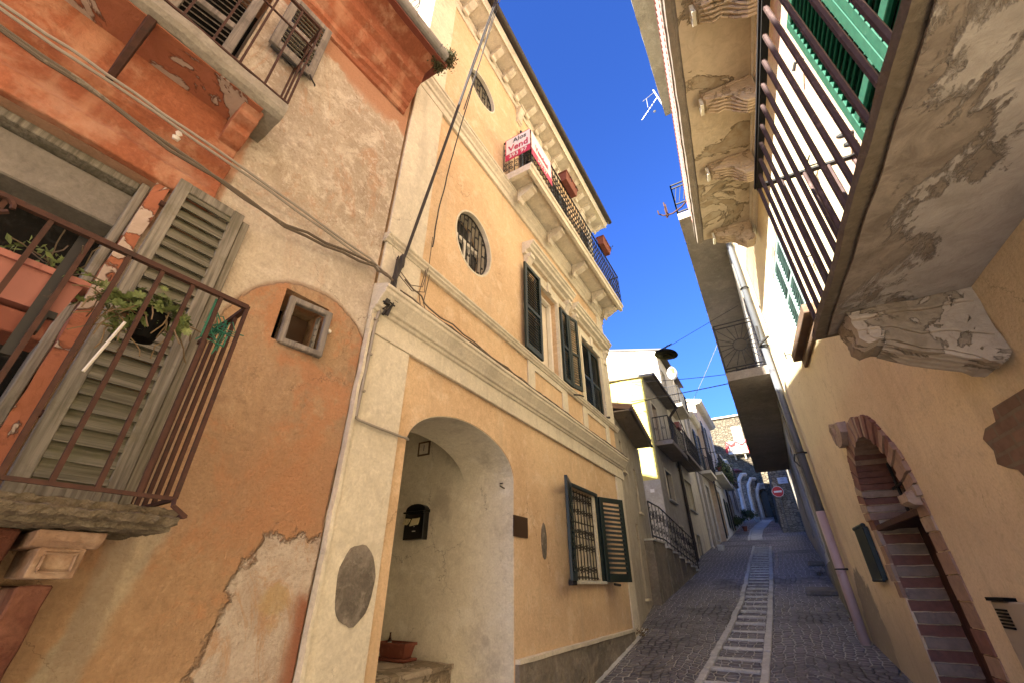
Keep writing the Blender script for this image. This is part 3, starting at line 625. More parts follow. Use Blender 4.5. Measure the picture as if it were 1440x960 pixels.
for q in range(190):
    c = Vector(rnd.choice(pp)) + Vector((rnd.gauss(0, .022), rnd.gauss(0, .02), rnd.gauss(0, .022))); ax = Vector((rnd.gauss(0, .5) + .5, rnd.gauss(0, .5), rnd.gauss(0, .4) + .6)).normalized(); a = ax.orthogonal(); bb = ax.cross(a); s = rnd.uniform(.009, .019)
    for k in range(8):
        th = k * .785 + q; d = a * math.cos(th) + bb * math.sin(th); e = a * -math.sin(th) + bb * math.cos(th)
        ro.add([c, c + d * s * .6 + e * s * .22 + ax * s * .25, c + d * s + ax * s * .35, c + d * s * .6 - e * s * .22 + ax * s * .25], [(0, 1, 2, 3)])
obj('rosettes', ro, 'leaf_pale', SU); obj('stem', stems(pp, 30, .13, .0022, 12, .9), 'leaf_dry', SU)
b = MB(); b.tube([F(-1.135, .50, 2.30), F(-1.165, .505, 2.12)], .0045, 6); o = obj('white_rod', b, 'white_pipe', label='thin chipped white rod hanging in front of the tall grey shutter', cat='rod')
b = MB(); rnd = random.Random(11)
for q in range(3):
    p = F(-.89, .44, 2.43); pts = []
    for i in range(14): pts.append(p + F.d * rnd.gauss(0, .03) + F.n * rnd.gauss(0, .02) + Vector((0, 0, rnd.gauss(0, .035) - .02)))
    b.tube(pts, .0022, 4)
b.tube([F(-.93, .47, 2.52), F(-.93, .47, 2.36), F(-.85, .46, 2.36), F(-.85, .46, 2.40)], .004, 4)
obj('green_wire', b, 'wire_green', label='tangle of green wire hung at the railing corner of the rusty lower balcony', cat='wire')

# ================================================= OCHRE HOUSE
F = FM
MH = thing('town_house', 'tall ochre town house with cream trim, arched porch, two oval windows and black iron balcony', 'house', F(4, 0, .6))
arch = archloop(1.994, 3.406, -.5, 2.41, .341, 24)
oc1 = ellipse(2.605, 4.655, .305, .37); oc2 = ellipse(2.585, 7.40, .29, .27)
w = MB()
w.plate(F, [rect(1.53, 6.68, -1, 8.5), arch, rect(4.6, 5.46, 1.63, 2.58), oc1, oc2, rect(4.02, 4.56, 3.9, 5.06), rect(5.42, 6.28, 3.82, 4.98), rect(3.95, 4.6, 6.2, 7.75), rect(5.3, 5.95, 6.2, 7.75)], -.26, 0)
obj('wall', w, 'ochre_plaster', MH)
b = MB(); b.box(F, 1.53, 1.60, -2.1, -.26, -1, 8.58); obj('side_wall', b, 'rubble_cream', MH, label='gable side wall of pale rubble stone')
b = MB(); b.box(F, 6.6, 6.68, -2.1, -.26, -1, 8.58); b.box(F, 1.53, 6.68, -2.12, -2.1, -1, 8.58); obj('rear_wall', b, 'rubble_cream', MH)
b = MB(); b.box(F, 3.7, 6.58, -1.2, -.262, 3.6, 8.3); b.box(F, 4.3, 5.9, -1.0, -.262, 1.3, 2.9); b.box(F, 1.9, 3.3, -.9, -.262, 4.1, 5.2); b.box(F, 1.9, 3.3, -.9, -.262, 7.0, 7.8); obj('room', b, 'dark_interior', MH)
# porch behind the arch
b = MB()
b.box(F, 3.4, 3.48, -1.62, -.006, -.3, 3.3); b.box(F, 1.62, 2.0, -1.62, -.006, -.3, 3.3); b.box(F, 1.62, 3.48, -1.70, -1.62, .2, 3.3); b.box(F, 1.62, 3.48, -1.62, -.262, 3.22, 3.3)
b.plate(F, [archloop(1.98, 3.42, .2, 2.39, .36, 2)[:0] or [(1.95, 2.41), (2.0, 2.41)] + [(2.7 - .7 * math.cos(math.pi * i / 24), 2.41 + .335 * math.sin(math.pi * i / 24)) for i in range(1, 24)] + [(3.4, 2.41), (3.45, 2.41), (3.45, 3.2), (1.95, 3.2)]], -.56, -.007)
obj('porch', b, 'porch_plaster', MH)
b = MB(); b.box(F, 2.0, 3.395, -1.6, -.58, .0, 1.015); b.box(F, 2.0, 3.392, -1.6, -.56, 1.015, 1.045); b.box(F, 2.0, 3.395, -.56, -.28, 0, .78); obj('porch_step', b, 'weathered_stone', MH, rough=(.06, .006, 7))
b = MB(); b.box(F, 2.05, 2.75, -1.615, -1.58, 1.05, 2.75); pd = obj('door', b, 'brown_board', MH)
# cream architecture
def C(name, mb, m='cream_plaster', bv=.004, rg=None, label=None): return obj(name, mb, m, MH, bevel=bv, rough=rg, label=label)
for (a, c_, z0_, z1_, mt) in ((1.52, 1.90, -.8, 3.02, 0), (6.42, 6.70, -.5, 3.02, 0), (1.52, 1.90, 3.40, 3.80, 0), (1.52, 1.90, 3.87, 5.93, 0), (6.40, 6.70, 3.86, 5.93, 0), (1.52, 1.88, 6.15, 8.35, 1), (6.42, 6.70, 6.15, 8.35, 0)):
    b = MB(); b.box(F, a, c_, .0, .022, z0_, z1_); C('pilaster', b, 'white_plaster' if mt else 'cream_plaster', rg=(.2, .002, 3))
b = MB(); b.extr(F, [(0, 3.02), (.032, 3.02), (.032, 3.17), (.05, 3.175), (.055, 3.195), (.075, 3.20), (.085, 3.225), (.125, 3.28), (.135, 3.29), (.135, 3.315), (.15, 3.32), (.15, 3.345), (0, 3.40)], 1.50, 6.80)
C('string_course', b, 'cream_plaster', rg=(.3, .002, 3), label='heavy cream string course above the arch')
b = MB(); b.extr(F, [(0, 3.79), (.03, 3.79), (.035, 3.805), (.055, 3.815), (.055, 3.83), (.07, 3.84), (.07, 3.855), (0, 3.87)], 1.50, 6.78); C('string_course', b)
b = MB(); b.extr(F, [(0, 5.90), (.03, 5.90), (.03, 5.99), (.05, 6.0), (.055, 6.03), (.09, 6.06), (.09, 6.085), (.105, 6.09), (.105, 6.115), (0, 6.15)], 1.50, 6.76); C('string_course', b)
for (a, c_) in ((3.70, 4.77), (5.30, 6.38)):
    b = MB(); b.plate(F, [rect(a, c_, 3.42, 3.79), rect(a + .16, c_ - .16, 3.48, 3.72)], 0, .018); C('panel', b)
# moulded frames and hoods of the first-floor windows
def console(mb, F, u, z, w=.11, d=.11, h=.26):
    pr = [(0, z - h), (.02, z - h), (.045, z - h + .03), (.03, z - h * .62), (.05, z - h * .45), (d * .8, z - h * .22), (d, z - .05), (d, z), (0, z)]
    mb.extr(F, pr, u, u + w)
    for s in (u - .004, u + w + .004): mb.tube([F(s, d * .62 + .028 * math.cos(t_ * .9) * (1 - t_ * .1), z - .07 + .028 * math.sin(t_ * .9) * (1 - t_ * .1)) for t_ in range(9)], .006, 4)
    for k in range(4): mb.tube([F(u + w * (k + .5) / 4, .045, z - h + .01), F(u + w * (k + .5) / 4, .035, z - h * .6), F(u + w * (k + .5) / 4, d * .8, z - h * .2)], .011, 5)
for (a, c_, z0_, z1_) in ((4.02, 4.56, 3.88, 5.06), (5.42, 6.28, 3.82, 4.98)):
    b = MB(); b.plate(F, [rect(a - .09, c_ + .09, z0_, z1_ + .12), rect(a, c_, z0_, z1_)], 0, .03); b.plate(F, [rect(a - .05, c_ + .05, z0_, z1_ + .06), rect(a - .002, c_ + .002, z0_, z1_ + .002)], .03, .042)
    b.box(F, (a + c_) / 2 - .05, (a + c_) / 2 + .05, .04, .065, z1_, z1_ + .16); C('window_surround', b)
for (a, c_, zt) in ((3.62, 5.02, 5.35), (5.08, 6.62, 5.25)):
    b = MB(); b.extr(F, [(0, zt - .05), (.05, zt - .05), (.06, zt - .01), (.115, zt), (.12, zt + .04), (.15, zt + .055), (.155, zt + .08), (.175, zt + .09), (.175, zt + .115), (0, zt + .14)], a, c_)
    console(b, F, a + .04, zt - .05); console(b, F, c_ - .15, zt - .05); b.extr(F, [(0, zt - .22), (.03, zt - .22), (.05, zt - .16), (.05, zt - .15), (0, zt - .13)], a + .16, c_ - .16); C('window_hood', b, bv=.003)
# window 1, open, with curtain
wd = MB(); wd.plate(F, [rect(4.02, 4.56, 3.9, 5.06), rect(4.06, 4.52, 3.94, 5.02)], -.12, -.06); wo = obj('window', wd, 'white_paint', MH, bevel=.003, label='open first-floor window with white frame and curtain')
b = MB()
for i in range(14): u = 4.24 + i * .02; b.hexa([F(u, -.125 - (i % 2) * .02, 3.93), F(u + .02, -.125 - ((i + 1) % 2) * .02, 3.93), F(u + .02, -.13 - ((i + 1) % 2) * .02, 3.93), F(u, -.13 - (i % 2) * .02, 3.93)], [F(u, -.125 - (i % 2) * .02, 5.02), F(u + .02, -.125 - ((i + 1) % 2) * .02, 5.02), F(u + .02, -.13 - ((i + 1) % 2) * .02, 5.02), F(u, -.13 - (i % 2) * .02, 5.02)])
obj('curtain', b, 'curtain', wo)
fs = sub(F, 4.52, -.08, 200); b = MB(); b.plate(sub(F, 4.30, -.13, -40), [rect(0, .22, 3.95, 5.0), rect(.03, .19, 3.99, 4.96)], 0, .025); obj('sash', b, 'white_paint', wo, bevel=.002)
b = MB(); b.box(F, 4.31, 4.5, -.115, -.11, 3.95, 5.0); 
shutter(wo, F, 3.565, 3.985, 3.88, 5.10, .045, 'green_paint', ov=1.02, step=.038, st=.05, th=.03, tilt=.01)
shutter(wo, F, 4.60, 4.84, 3.88, 5.02, .045, 'green_paint', ov=1.02, step=.038, st=.045, th=.03, tilt=.01)
shutter(wo, sub(F, 4.85, .05, 12), 0, .24, 3.88, 5.02, .0, 'green_paint', ov=1.02, step=.038, st=.045, th=.03, tilt=.01)
b = MB(); b.tube([F(4.92, .04, 3.80), F(4.95, .12, 3.79), F(5.02, .14, 3.79)], .012, 5); b.tube([F(3.75, .085, 4.3), F(3.80, .12, 4.26), F(3.85, .09, 4.28)], .007, 5); obj('shutter_stay', b, 'black_iron', wo)
# window 2, closed shutters
wd = MB(); wd.plate(F, [rect(5.42, 6.28, 3.82, 4.98), rect(5.46, 6.24, 3.86, 4.94)], -.10, -.06); wo = obj('window', wd, 'white_paint', MH, label='first-floor window with its dark green shutters closed')
shutter(wo, F, 5.43, 5.85, 3.84, 4.96, -.03, 'green_paint', ov=1.02, step=.038, st=.05, th=.03, tilt=.01); shutter(wo, F, 5.855, 6.27, 3.84, 4.96, -.03, 'green_paint', ov=1.02, step=.038, st=.05, th=.03, tilt=.01)
b = MB(); b.tube([F(6.27, .02, 3.9), F(6.30, .08, 3.9)], .018, 5); b.tube([F(6.0, .0, 3.9), F(6.02, .05, 3.88)], .015, 5); obj('shutter_stay', b, 'black_iron', wo)
# oval windows with iron grilles
for (cu_, cz_, ru_, rz_, lb) in ((2.605, 4.655, .305, .37, 'lower oval window with iron grille'), (2.585, 7.40, .29, .27, 'upper oval window with iron grille')):
    b = MB(); b.plate(F, [ellipse(cu_, cz_, ru_ + .016, rz_ + .016), ellipse(cu_, cz_, ru_ - .004, rz_ - .004)], -.17, .004); wo = obj('window', b, 'cream_plaster', MH, label=lb)
    b = MB(); b.plate(F, [ellipse(cu_, cz_, ru_, rz_)], -.20, -.19); obj('pane', b, 'glass_grey', wo)
    b = MB(); b.box(F, cu_ - ru_, cu_ + ru_, -.185, -.15, cz_ + rz_ * .25, cz_ + rz_ * .38); b.box(F, cu_ + .02, cu_ + .06, -.185, -.15, cz_ - rz_, cz_ + rz_ * .25); b.box(F, cu_ + ru_ * .4, cu_ + ru_ * .5, -.185, -.16, cz_ - rz_, cz_ + rz_); obj('glazing_bars', b, 'white_paint', wo)
    b = MB(); b.tube([F(cu_ + (ru_ - .01) * math.cos(R_(a)), -.05, cz_ + (rz_ - .01) * math.sin(R_(a))) for a in range(0, 360, 12)], .009, 5, cyc=True)
    for k in range(-4, 5):
        x = k * ru_ / 4.6; h_ = rz_ * math.sqrt(max(0, 1 - (x / ru_) ** 2)) - .01
        b.tube([F(cu_ + x, -.05, cz_ - h_), F(cu_ + x, -.05, cz_ + h_)], .0065, 5)
        for zz in (-.72, -.45, .0, .45, .72): 
            if abs(zz) * rz_ < h_ - .03:
                s = 1 if (k + int(zz * 10)) % 2 else -1
                b.tube(spiral(F, cu_ + x + s * .018, cz_ + zz * rz_, .016, .004, 180 if s > 0 else 0, 1.2, -.045, 10), .0045, 4)
    obj('grille', b, 'black_iron', wo)
# street-level window
wd = MB(); wd.plate(F, [rect(4.6, 5.46, 1.63, 2.58), rect(4.64, 5.42, 1.67, 2.54)], -.14, -.1); wo = obj('window', wd, 'white_paint', MH, label='street-level window with iron grille and dark green shutters')
b = MB(); b.box(F, 4.64, 5.42, -.155, -.15, 1.67, 2.54); obj('pane', b, 'glass_dark', wo)
b = MB(); b.box(F, 4.68, 5.42, -.20, -.16, 1.67, 2.54); 
b = MB()
for i in range(18): u = 4.66 + i * .042; b.tube([F(u, -.135, 1.68), F(u, -.135, 2.53)], .012, 5)
obj('curtain', b, 'curtain', wo)
b = MB(); b.box(F, 4.56, 5.52, -.1, .05, 1.60, 1.63); obj('sill', b, 'kerb_stone', wo, bevel=.004)
b = MB(); b.box(F, 5.42, 5.46, -.098, .0, 1.632, 2.58); obj('jamb', b, 'white_plaster', wo)
b = MB()
for i in range(9):
    u = 4.66 + i * .0925; b.tube([F(u, -.03, 1.64), F(u, -.03, 2.57)], .007, 5)
    if i < 8:
        for zc in (1.74, 1.96, 2.12, 2.34, 2.48): b.tube(spiral(F, u + .046, zc, .036, .008, 90 if i % 2 else 270, 1.3, -.028, 16), .005, 4)
        b.tube(arc(F, u + .046, 2.10, .04, 0, 360, 12, -.03), .005, 4)
for z in (1.66, 2.22, 2.55): b.tube([F(4.62, -.03, z), F(5.43, -.03, z)], .008, 4)
obj('grille', b, 'black_iron', wo)
b = MB(); b.plate(F, [[(4.56, 1.63), (4.6, 1.63), (4.6, 2.58), (5.46, 2.58), (5.46, 1.63), (5.5, 1.63), (5.5, 2.62), (4.56, 2.62)]], .001, .03); obj('shutter_frame', b, 'green_paint', wo, bevel=.003)
shutter(wo, sub(F, 4.58, .035, 163), 0, .42, 1.63, 2.60, -.03, 'green_paint', step=.052, st=.055, th=.032, mid=False, tilt=.02)
shutter(wo, sub(F, 5.49, .03, 24), 0, .44, 1.62, 2.58, 0, 'green_paint', step=.052, st=.06, th=.032, mid=False, tilt=.02)
b = MB(); b.box(F, 4.42, 4.52, .03, .08, 1.59, 1.64); b.tube([F(5.6, .1, 1.60), F(5.72, .13, 1.59)], .015, 5); obj('shutter_stay', b, 'black_iron', wo)
# top balcony doors with shutters
for (u0_, lb) in ((3.95, 'top-floor balcony door nearest the banner'), (5.3, 'second top-floor balcony door')):
    wd = MB(); wd.plate(F, [rect(u0_, u0_ + .65, 6.2, 7.75), rect(u0_ + .04, u0_ + .61, 6.24, 7.71)], -.1, -.06); wo = obj('door', wd, 'white_paint', MH, label=lb)
    b = MB(); b.box(F, u0_ + .04, u0_ + .61, -.09, -.08, 6.24, 7.71); obj('pane', b, 'glass_grey', wo)
    shutter(wo, F, u0_ - .40, u0_ - .02, 6.22, 7.76, .03, 'green_paint', ov=1.02, step=.045, st=.05, th=.03, tilt=.01); shutter(wo, F, u0_ + .67, u0_ + 1.05, 6.22, 7.76, .03, 'green_paint', step=.045, st=.05, th=.03, tilt=.01)
# top entablature
b = MB(); b.extr(F, [(0, 8.30), (.02, 8.30), (.03, 8.33), (.03, 8.38), (.055, 8.40), (.055, 8.43), (0, 8.45)], 1.50, 6.80)
b.extr(F, [(0, 8.47), (.29, 8.47), (.30, 8.45), (.315, 8.45), (.315, 8.50), (.35, 8.54), (.35, 8.57), (0, 8.6)], 1.50, 6.95)
C('cornice', b)
u = 1.62
while u < 6.8:
    b = MB(); b.extr(F, [(.05, 8.34), (.08, 8.34), (.10, 8.38), (.15, 8.39), (.21, 8.42), (.235, 8.44), (.235, 8.469), (.05, 8.469)], u, u + .10); b.box(F, u - .012, u + .112, .055, .25, 8.456, 8.468); C('modillion', b, bv=.003); u += .345
for (a, lb) in ((3.50, 0), (4.68, 0), (4.88, 0), (6.02, 0)):
    b = MB(); console(b, F, a, 8.30, .12, .10, .34); b.box(F, a - .02, a + .14, 0, .12, 8.27, 8.30); C('console', b, bv=.003)
b = MB(); pr = [(.40 + .05 * math.cos(R_(a)), 8.60 + .05 * math.sin(R_(a))) for a in range(180, 361, 20)] + [(.40 + .044 * math.cos(R_(a)), 8.60 + .044 * math.sin(R_(a))) for a in range(360, 179, -20)]
b.extr(F, pr, 1.45, 6.98); obj('roof_gutter', b, 'brown_pipe', MH)
b = MB(); b.extr(F, [(.42, 8.62), (-2.3, 9.3), (-2.3, 9.25), (.40, 8.58)], 1.46, 6.98); obj('roof', b, 'brown_pipe', MH)
# main balcony
b = MB(); b.extr(F, [(0, 6.152), (.36, 6.152), (.37, 6.10), (.42, 6.10), (.425, 6.17), (.445, 6.18), (.45, 6.215), (0, 6.22)], 3.10, 6.80); b.box(F, 3.10, 3.16, .0, .37, 6.10, 6.151)
ba = obj('balcony', b, 'cream_plaster', MH, bevel=.003, label='cream slab of the iron balcony')
for u in (3.33, 4.22, 5.12, 6.0, 6.58):
    b = MB(); b.extr(F, [(.105, 5.93), (.13, 5.93), (.15, 5.99), (.20, 6.0), (.26, 6.03), (.30, 6.06), (.335, 6.06), (.335, 6.151), (.105, 6.151)], u, u + .12); b.tube([F(u - .004, .18 + .03 * math.cos(t_), 6.06 + .03 * math.sin(t_)) for t_ in range(7)], .006, 4); obj('bracket', b, 'cream_plaster', ba, bevel=.004)
def ornate_rail(F, pts, z0, z1, gap, r=.006):
    b = MB()
    for (ua, na), (ub, nb) in zip(pts[:-1], pts[1:]):
        L = math.hypot(ub - ua, nb - na); k = max(1, round(L / gap)); A = F(ua, na, 0); B = F(ub, nb, 0); d = (B - A).normalized(); f2 = Fr(0, 0, 0, 1); f2.o = A; f2.d = d; f2.n = d.cross(Vector((0, 0, 1)))
        for i in range(k + 1):
            x = L * i / k; b.tube([f2(x, 0, z0), f2(x, 0, z1)], r, 4)
            if i < k:
                c = x + L / k / 2; g_ = L / k * .42; h = z1 - z0
                for fz, rr, s in ((.16, g_, 1), (.30, g_, -1), (.62, g_, 1), (.76, g_, -1)): b.tube(spiral(f2, c, z0 + h * fz, rr, .006, 90 * s, 1.3, 0, 12, s), r * .75, 4)
                b.lathe(f2(c, 0, z0 + h * .46), [(.002, -.028), (.016, 0), (.002, .028)], 6)
        b.tube([f2(0, 0, z0), f2(L, 0, z0)], r * 1.3, 4); b.tube([f2(0, 0, z1), f2(L, 0, z1)], r * 2.2, 4)
    return b
obj('railing', ornate_rail(F, [(3.12, .02), (3.12, .43), (6.78, .43), (6.78, .02)], 6.225, 6.90, .085), 'black_iron', ba)
# plinth
b = MB(); b.box(F, 3.42, 6.41, 0, .035, -.5, 1.075); obj('plinth', b, 'plinth_stone', MH, rough=(.07, .010, 8)); b = MB(); b.box(F, 3.42, 6.41, 0, .045, 1.075, 1.105); obj('plinth_edge', b, 'cream_plaster', MH, rough=(.1, .004, 8))
# bare mortar patches
rnd = random.Random(2)
for (cu_, cz_, ru_, rz_, n_) in ((1.745, 1.60, .125, .185, .024), (3.965, 1.96, .055, .16, .002)):
    lp = []
    for k in range(32): a = k / 32 * 6.283; q = 1 + .10 * mnoise.noise(Vector((math.cos(a) * 2, math.sin(a) * 2, cu_))); lp.append((cu_ + ru_ * q * math.cos(a), cz_ + rz_ * q * math.sin(a)))
    b = MB(); b.plate(F, [lp], n_ - .002, n_ + .004); obj('mortar_patch', b, 'grey_patch', MH)
b = MB(); b.box(F, 3.385, 3.63, .001, .012, 1.955, 2.125); obj('wall_plaque', b, 'bronze', None, label='blank dark bronze plaque on the ochre wall right of the arch', cat='plaque', at=F(3.5, 0, 2.0))
# things in the porch
PF = Fr(-2.0, 3.4, 0, 1)                      # porch wall: u is depth here
class PW:                                   # frame of the porch's far wall: u along -x, n towards the camera (-y)
    pass
Fp = Fr(0, 0, 0, 1); Fp.o = Vector((-2.0, 3.4, 0)); Fp.d = Vector((-1, 0, 0)); Fp.n = Vector((0, -1, 0))
LB = thing('letterbox', 'black metal letterbox with papers stuffed in its slot, on the porch wall', 'letterbox', Fp(1.08, 0, 2.1))
b = MB(); b.plate(Fp, [[(.965, 1.97), (1.215, 1.97), (1.215, 2.24)] + [(1.09 + .125 * math.cos(R_(a)), 2.24 + .055 * math.sin(R_(a))) for a in range(0, 181, 20)]], 0.003, .075); obj('body', b, 'letterbox_black', LB, bevel=.005)
b = MB(); b.extr(Fp, [(.0, 2.215), (.10, 2.205), (.10, 2.22), (0, 2.245)], .96, 1.22); obj('lid', b, 'letterbox_black', LB)
b = MB(); b.box(Fp, 1.06, 1.10, .076, .08, 2.04, 2.048); b.lathe(Fp(1.08, .076, 2.085), [(.004, 0), (.004, .004)], 8, Fp.n); obj('name_slot', b, 'ceramic', LB)
PA = MB(); PA.hexa([Fp(1.03, .08, 2.10), Fp(1.13, .08, 2.09), Fp(1.13, .095, 2.09), Fp(1.03, .095, 2.10)], [Fp(1.01, .05, 2.21), Fp(1.11, .05, 2.21), Fp(1.11, .06, 2.21), Fp(1.01, .06, 2.21)]); PA.hexa([Fp(1.16, .09, 2.10), Fp(1.22, .09, 2.11), Fp(1.22, .10, 2.11), Fp(1.16, .10, 2.10)], [Fp(1.12, .05, 2.19), Fp(1.2, .05, 2.2), Fp(1.2, .06, 2.2), Fp(1.12, .06, 2.19)])
obj('paper', PA, 'paper', None, label='crumpled yellow papers stuck in the black letterbox', cat='paper', at=Fp(1.1, .08, 2.1))
NP = thing('number_plate', 'small framed house number on the dark porch wall', 'house number', Fp(1.12, 0, 2.87))
b = MB(); b.box(Fp, 1.045, 1.195, .001, .008, 2.80, 2.94); obj('plate', b, 'porch_plaster', NP)
b = MB(); b.plate(Fp, [rect(1.04, 1.20, 2.795, 2.945), rect(1.055, 1.185, 2.81, 2.93)], .001, .016); obj('frame', b, 'brown_board', NP)
obj('digit', text_mb('1', Fp, 1.12, .009, 2.872, .09, face=(Vector((1, 0, 0)), Vector((0, 0, 1)), Vector((0, -1, 0)))), 'text_dark', NP)
FP = thing('flower_trough', 'empty terracotta trough on a saucer on the porch step', 'planter', Fp(1.08, .12, 1.05))
b = MB(); trough(b, Fp, .93, 1.23, .07, .20, 1.07, 1.155, .02); obj('trough', b, 'terracotta_pot', FP, bevel=.003)
b = MB(); b.box(Fp, .91, 1.25, .05, .22, 1.047, 1.067); obj('saucer', b, 'terracotta_pot', FP, bevel=.005); b = MB(); b.box(Fp, .95, 1.21, .08, .19, 1.15, 1.16); obj('soil', b, 'soil', FP)
BO = thing('beer_bottle', 'small brown bottle standing in the terracotta trough', 'bottle', Fp(1.17, .13, 1.16))
b = MB(); b.lathe(Fp(1.17, .13, 1.12), [(.016, 0), (.017, .01), (.017, .06), (.008, .085), (.007, .11), (.009, .112), (.009, .118)], 16); obj('glass', b, 'bottle_brown', BO, smooth=True)
b = MB(); b.lathe(Fp(1.17, .13, 1.155), [(.0175, 0), (.0175, .016)], 16); obj('paper_label', b, 'ceramic', BO)
b = MB(); b.tube([Fp(.1, 0, 2.36), Fp(.1, .02, 2.36), Fp(.13, .03, 2.38), Fp(.13, .03, 2.40), Fp(.1, .03, 2.40)], .006, 6); obj('wall_hook', b, 'black_iron', None, label='small iron hook at the top of the pale porch wall', cat='hook', at=Fp(.1, 0, 2.36))

# planters hooked on the iron balcony
def balcony_pot(u, w, label, seed):
    p = thing('hanging_planter', label, 'planter', F(u, .52, 6.85), 'terracotta planters on the iron balcony')
    b = MB(); trough(b, F, u, u + w, .455, .58, 6.78, 6.92, .02); obj('trough', b, 'terracotta_pot', p, bevel=.003)
    b = MB(); b.tube([F(u + w * .3, .42, 6.93), F(u + w * .3, .60, 6.91), F(u + w * .3, .60, 6.80)], .006, 4); b.tube([F(u + w * .8, .42, 6.93), F(u + w * .8, .60, 6.91), F(u + w * .8, .60, 6.80)], .006, 4); obj('hook', b, 'black_iron', p)
    o = obj('small_plant', leaves([F(u + w * .2, .52, 6.95), F(u + w * .8, .55, 6.95), F(u + w * .9, .58, 6.93)], 60, .014, .03, seed), 'leaf_dark', label=label.replace('terracotta planter', 'dry little plant in the planter'), cat='plant')
balcony_pot(3.98, .42, 'terracotta planter hooked on the iron balcony, nearer the banner', 3)
balcony_pot(5.55, .40, 'terracotta planter hooked on the iron balcony near its far end', 4)
# sale banner: end panel and front panel
BN = thing('sale_banner', 'red and white for-sale banner tied round the corner of the iron balcony', 'banner', F(3.1, .4, 6.8))
fa = Fr(0, 0, 0, 1); fa.o = F(3.10, 0, 0); fa.d = F.n.copy(); fa.n = -F.d.copy()
b = MB(); b.box(fa, .06, .44, .004, .008, 6.46, 6.90); obj('end_panel', b, 'sign_magenta', BN)
b = MB(); b.box(fa, .075, .44, .008, .010, 6.58, 6.885); obj('end_field', b, 'sign_white', BN)
Zv = Vector((0, 0, 1)); fc = (F.n.copy(), Zv, -F.d.copy())
obj('lettering', text_mb('Vend', fa, .262, .011, 6.665, .165, face=fc, sx=.88, bold=.02), 'sign_magenta', BN)
obj('lettering', text_mb('Alos', fa, .285, .011, 6.81, .12, face=fc, sx=.95, bold=.01), 'text_dark', BN)
obj('lettering', text_mb('393 97', fa, .255, .009, 6.52, .105, face=fc, sx=.95, bold=.01), 'sign_white', BN)
ff = F; fc2 = (F.d.copy(), Zv, F.n.copy())
b = MB(); b.box(F, 3.12, 3.72, .443, .447, 6.40, 6.90); obj('front_panel', b, 'sign_magenta', BN)
b = MB(); b.box(F, 3.12, 3.70, .447, .449, 6.53, 6.885); obj('front_field', b, 'sign_white', BN)
obj('lettering', text_mb('Vendesi', F, 3.41, .45, 6.64, .15, face=fc2, sx=.8, bold=.02), 'sign_magenta', BN)
obj('lettering', text_mb('393 97', F, 3.41, .448, 6.46, .10, face=fc2, sx=1, bold=.01), 'sign_white', BN)

# cables on the left facades
def cable(name, pts, r, m, label, at=None):
    b = MB()
    for p in pts if isinstance(pts[0], list) else [pts]: b.tube(p, r, 6)
    return obj(name, b, m, label=label, cat='cable')
def wob(F, pts, k=3, amp=.012, seed=0):
    r = random.Random(seed); out = []
    for a, b in zip(pts[:-1], pts[1:]):
        for i in range(k): f = i / k; out.append(F(a[0] + (b[0] - a[0]) * f, a[1] + (b[1] - a[1]) * f + r.uniform(0, amp), a[2] + (b[2] - a[2]) * f + r.uniform(-amp, amp)))
    out.append(F(*pts[-1])); return out
cable('facade_cable', [wob(FL, [(-4, .09, 3.42), (-1.8, .10, 3.385), (-1.24, .10, 3.36), (-.67, .08, 3.335), (-.06, .05, 3.47), (.09, .08, 3.44)], 5, .010, 1), wob(FL, [(-4, .095, 3.44), (-1.8, .105, 3.40), (-1.24, .10, 3.345), (-.67, .085, 3.345), (-.06, .05, 3.49), (.09, .08, 3.44)], 5, .010, 2)], .0085, 'cable_brown', 'pair of twisted brown cables sagging across the peeling plaster, lower run')
cable('facade_cable', [wob(FL, [(-4, .10, 3.5), (-1.85, .10, 3.50), (-1.54, .10, 3.51), (-1.0, .10, 3.50), (-.1, .05, 3.52), (.09, .08, 3.44)], 5, .005, 3), wob(FL, [(-4, .085, 3.49), (-1.85, .09, 3.488), (-1.0, .09, 3.485), (-.1, .04, 3.50), (.09, .08, 3.44)], 5, .006, 4)], .007, 'cable_grey', 'pair of thin pale cables crossing the terracotta mouldings, upper run')
cable('rising_cable', [wob(FM, [(1.62, .06, 3.45), (1.66, .08, 3.75), (2.16, .47, 8.62), (2.5, .8, 12)], 8, .006, 5), wob(FM, [(1.60, .07, 3.45), (1.66, .09, 3.75), (2.17, .49, 8.62), (2.5, .82, 12)], 8, .006, 6)], .0085, 'cable_black', 'thick dark cable rising from the facade corner to the roof edge, left one')
cable('rising_cable', [wob(FM, [(1.98, .03, 4.1), (2.0, .03, 4.6), (2.02, .12, 5.4), (2.20, .44, 8.5), (2.5, .78, 12)], 8, .010, 7), wob(FM, [(2.02, .20, 6.0), (2.22, .46, 8.5), (2.5, .80, 12)], 8, .006, 8)], .006, 'cable_black', 'thinner dark cable rising beside the oval windows to the roof edge')
b = MB(); rnd = random.Random(9)
for q in range(12):
    p = [FM(1.575 + rnd.uniform(-.02, .02), .05 + rnd.uniform(0, .03), 3.17 + rnd.uniform(-.02, .03)), FM(1.60 + rnd.uniform(-.03, .03), .06 + rnd.uniform(0, .06), 3.32), FM(1.60 + rnd.uniform(-.02, .03), .06 + rnd.uniform(0, .04), 3.45), FM(1.62 + rnd.uniform(-.02, .02), .07, 3.62 + rnd.uniform(0, .1))]
    b.tube(p, rnd.choice((.004, .006, .008)), 5)
b.lathe(FM(1.645, .075, 3.60), [(.010, 0), (.022, .02), (.022, .10), (.010, .13)], 8); b.tube([FM(1.56, .06, 3.20), FM(1.585, .07, 3.33), FM(1.61, .075, 3.48), FM(1.65, .08, 3.66)], .016, 6)
jb = obj('cable_junction', b, 'cable_black', label='dark knot of cables and clamps where the two left houses meet', cat='cable junction')
b = MB()
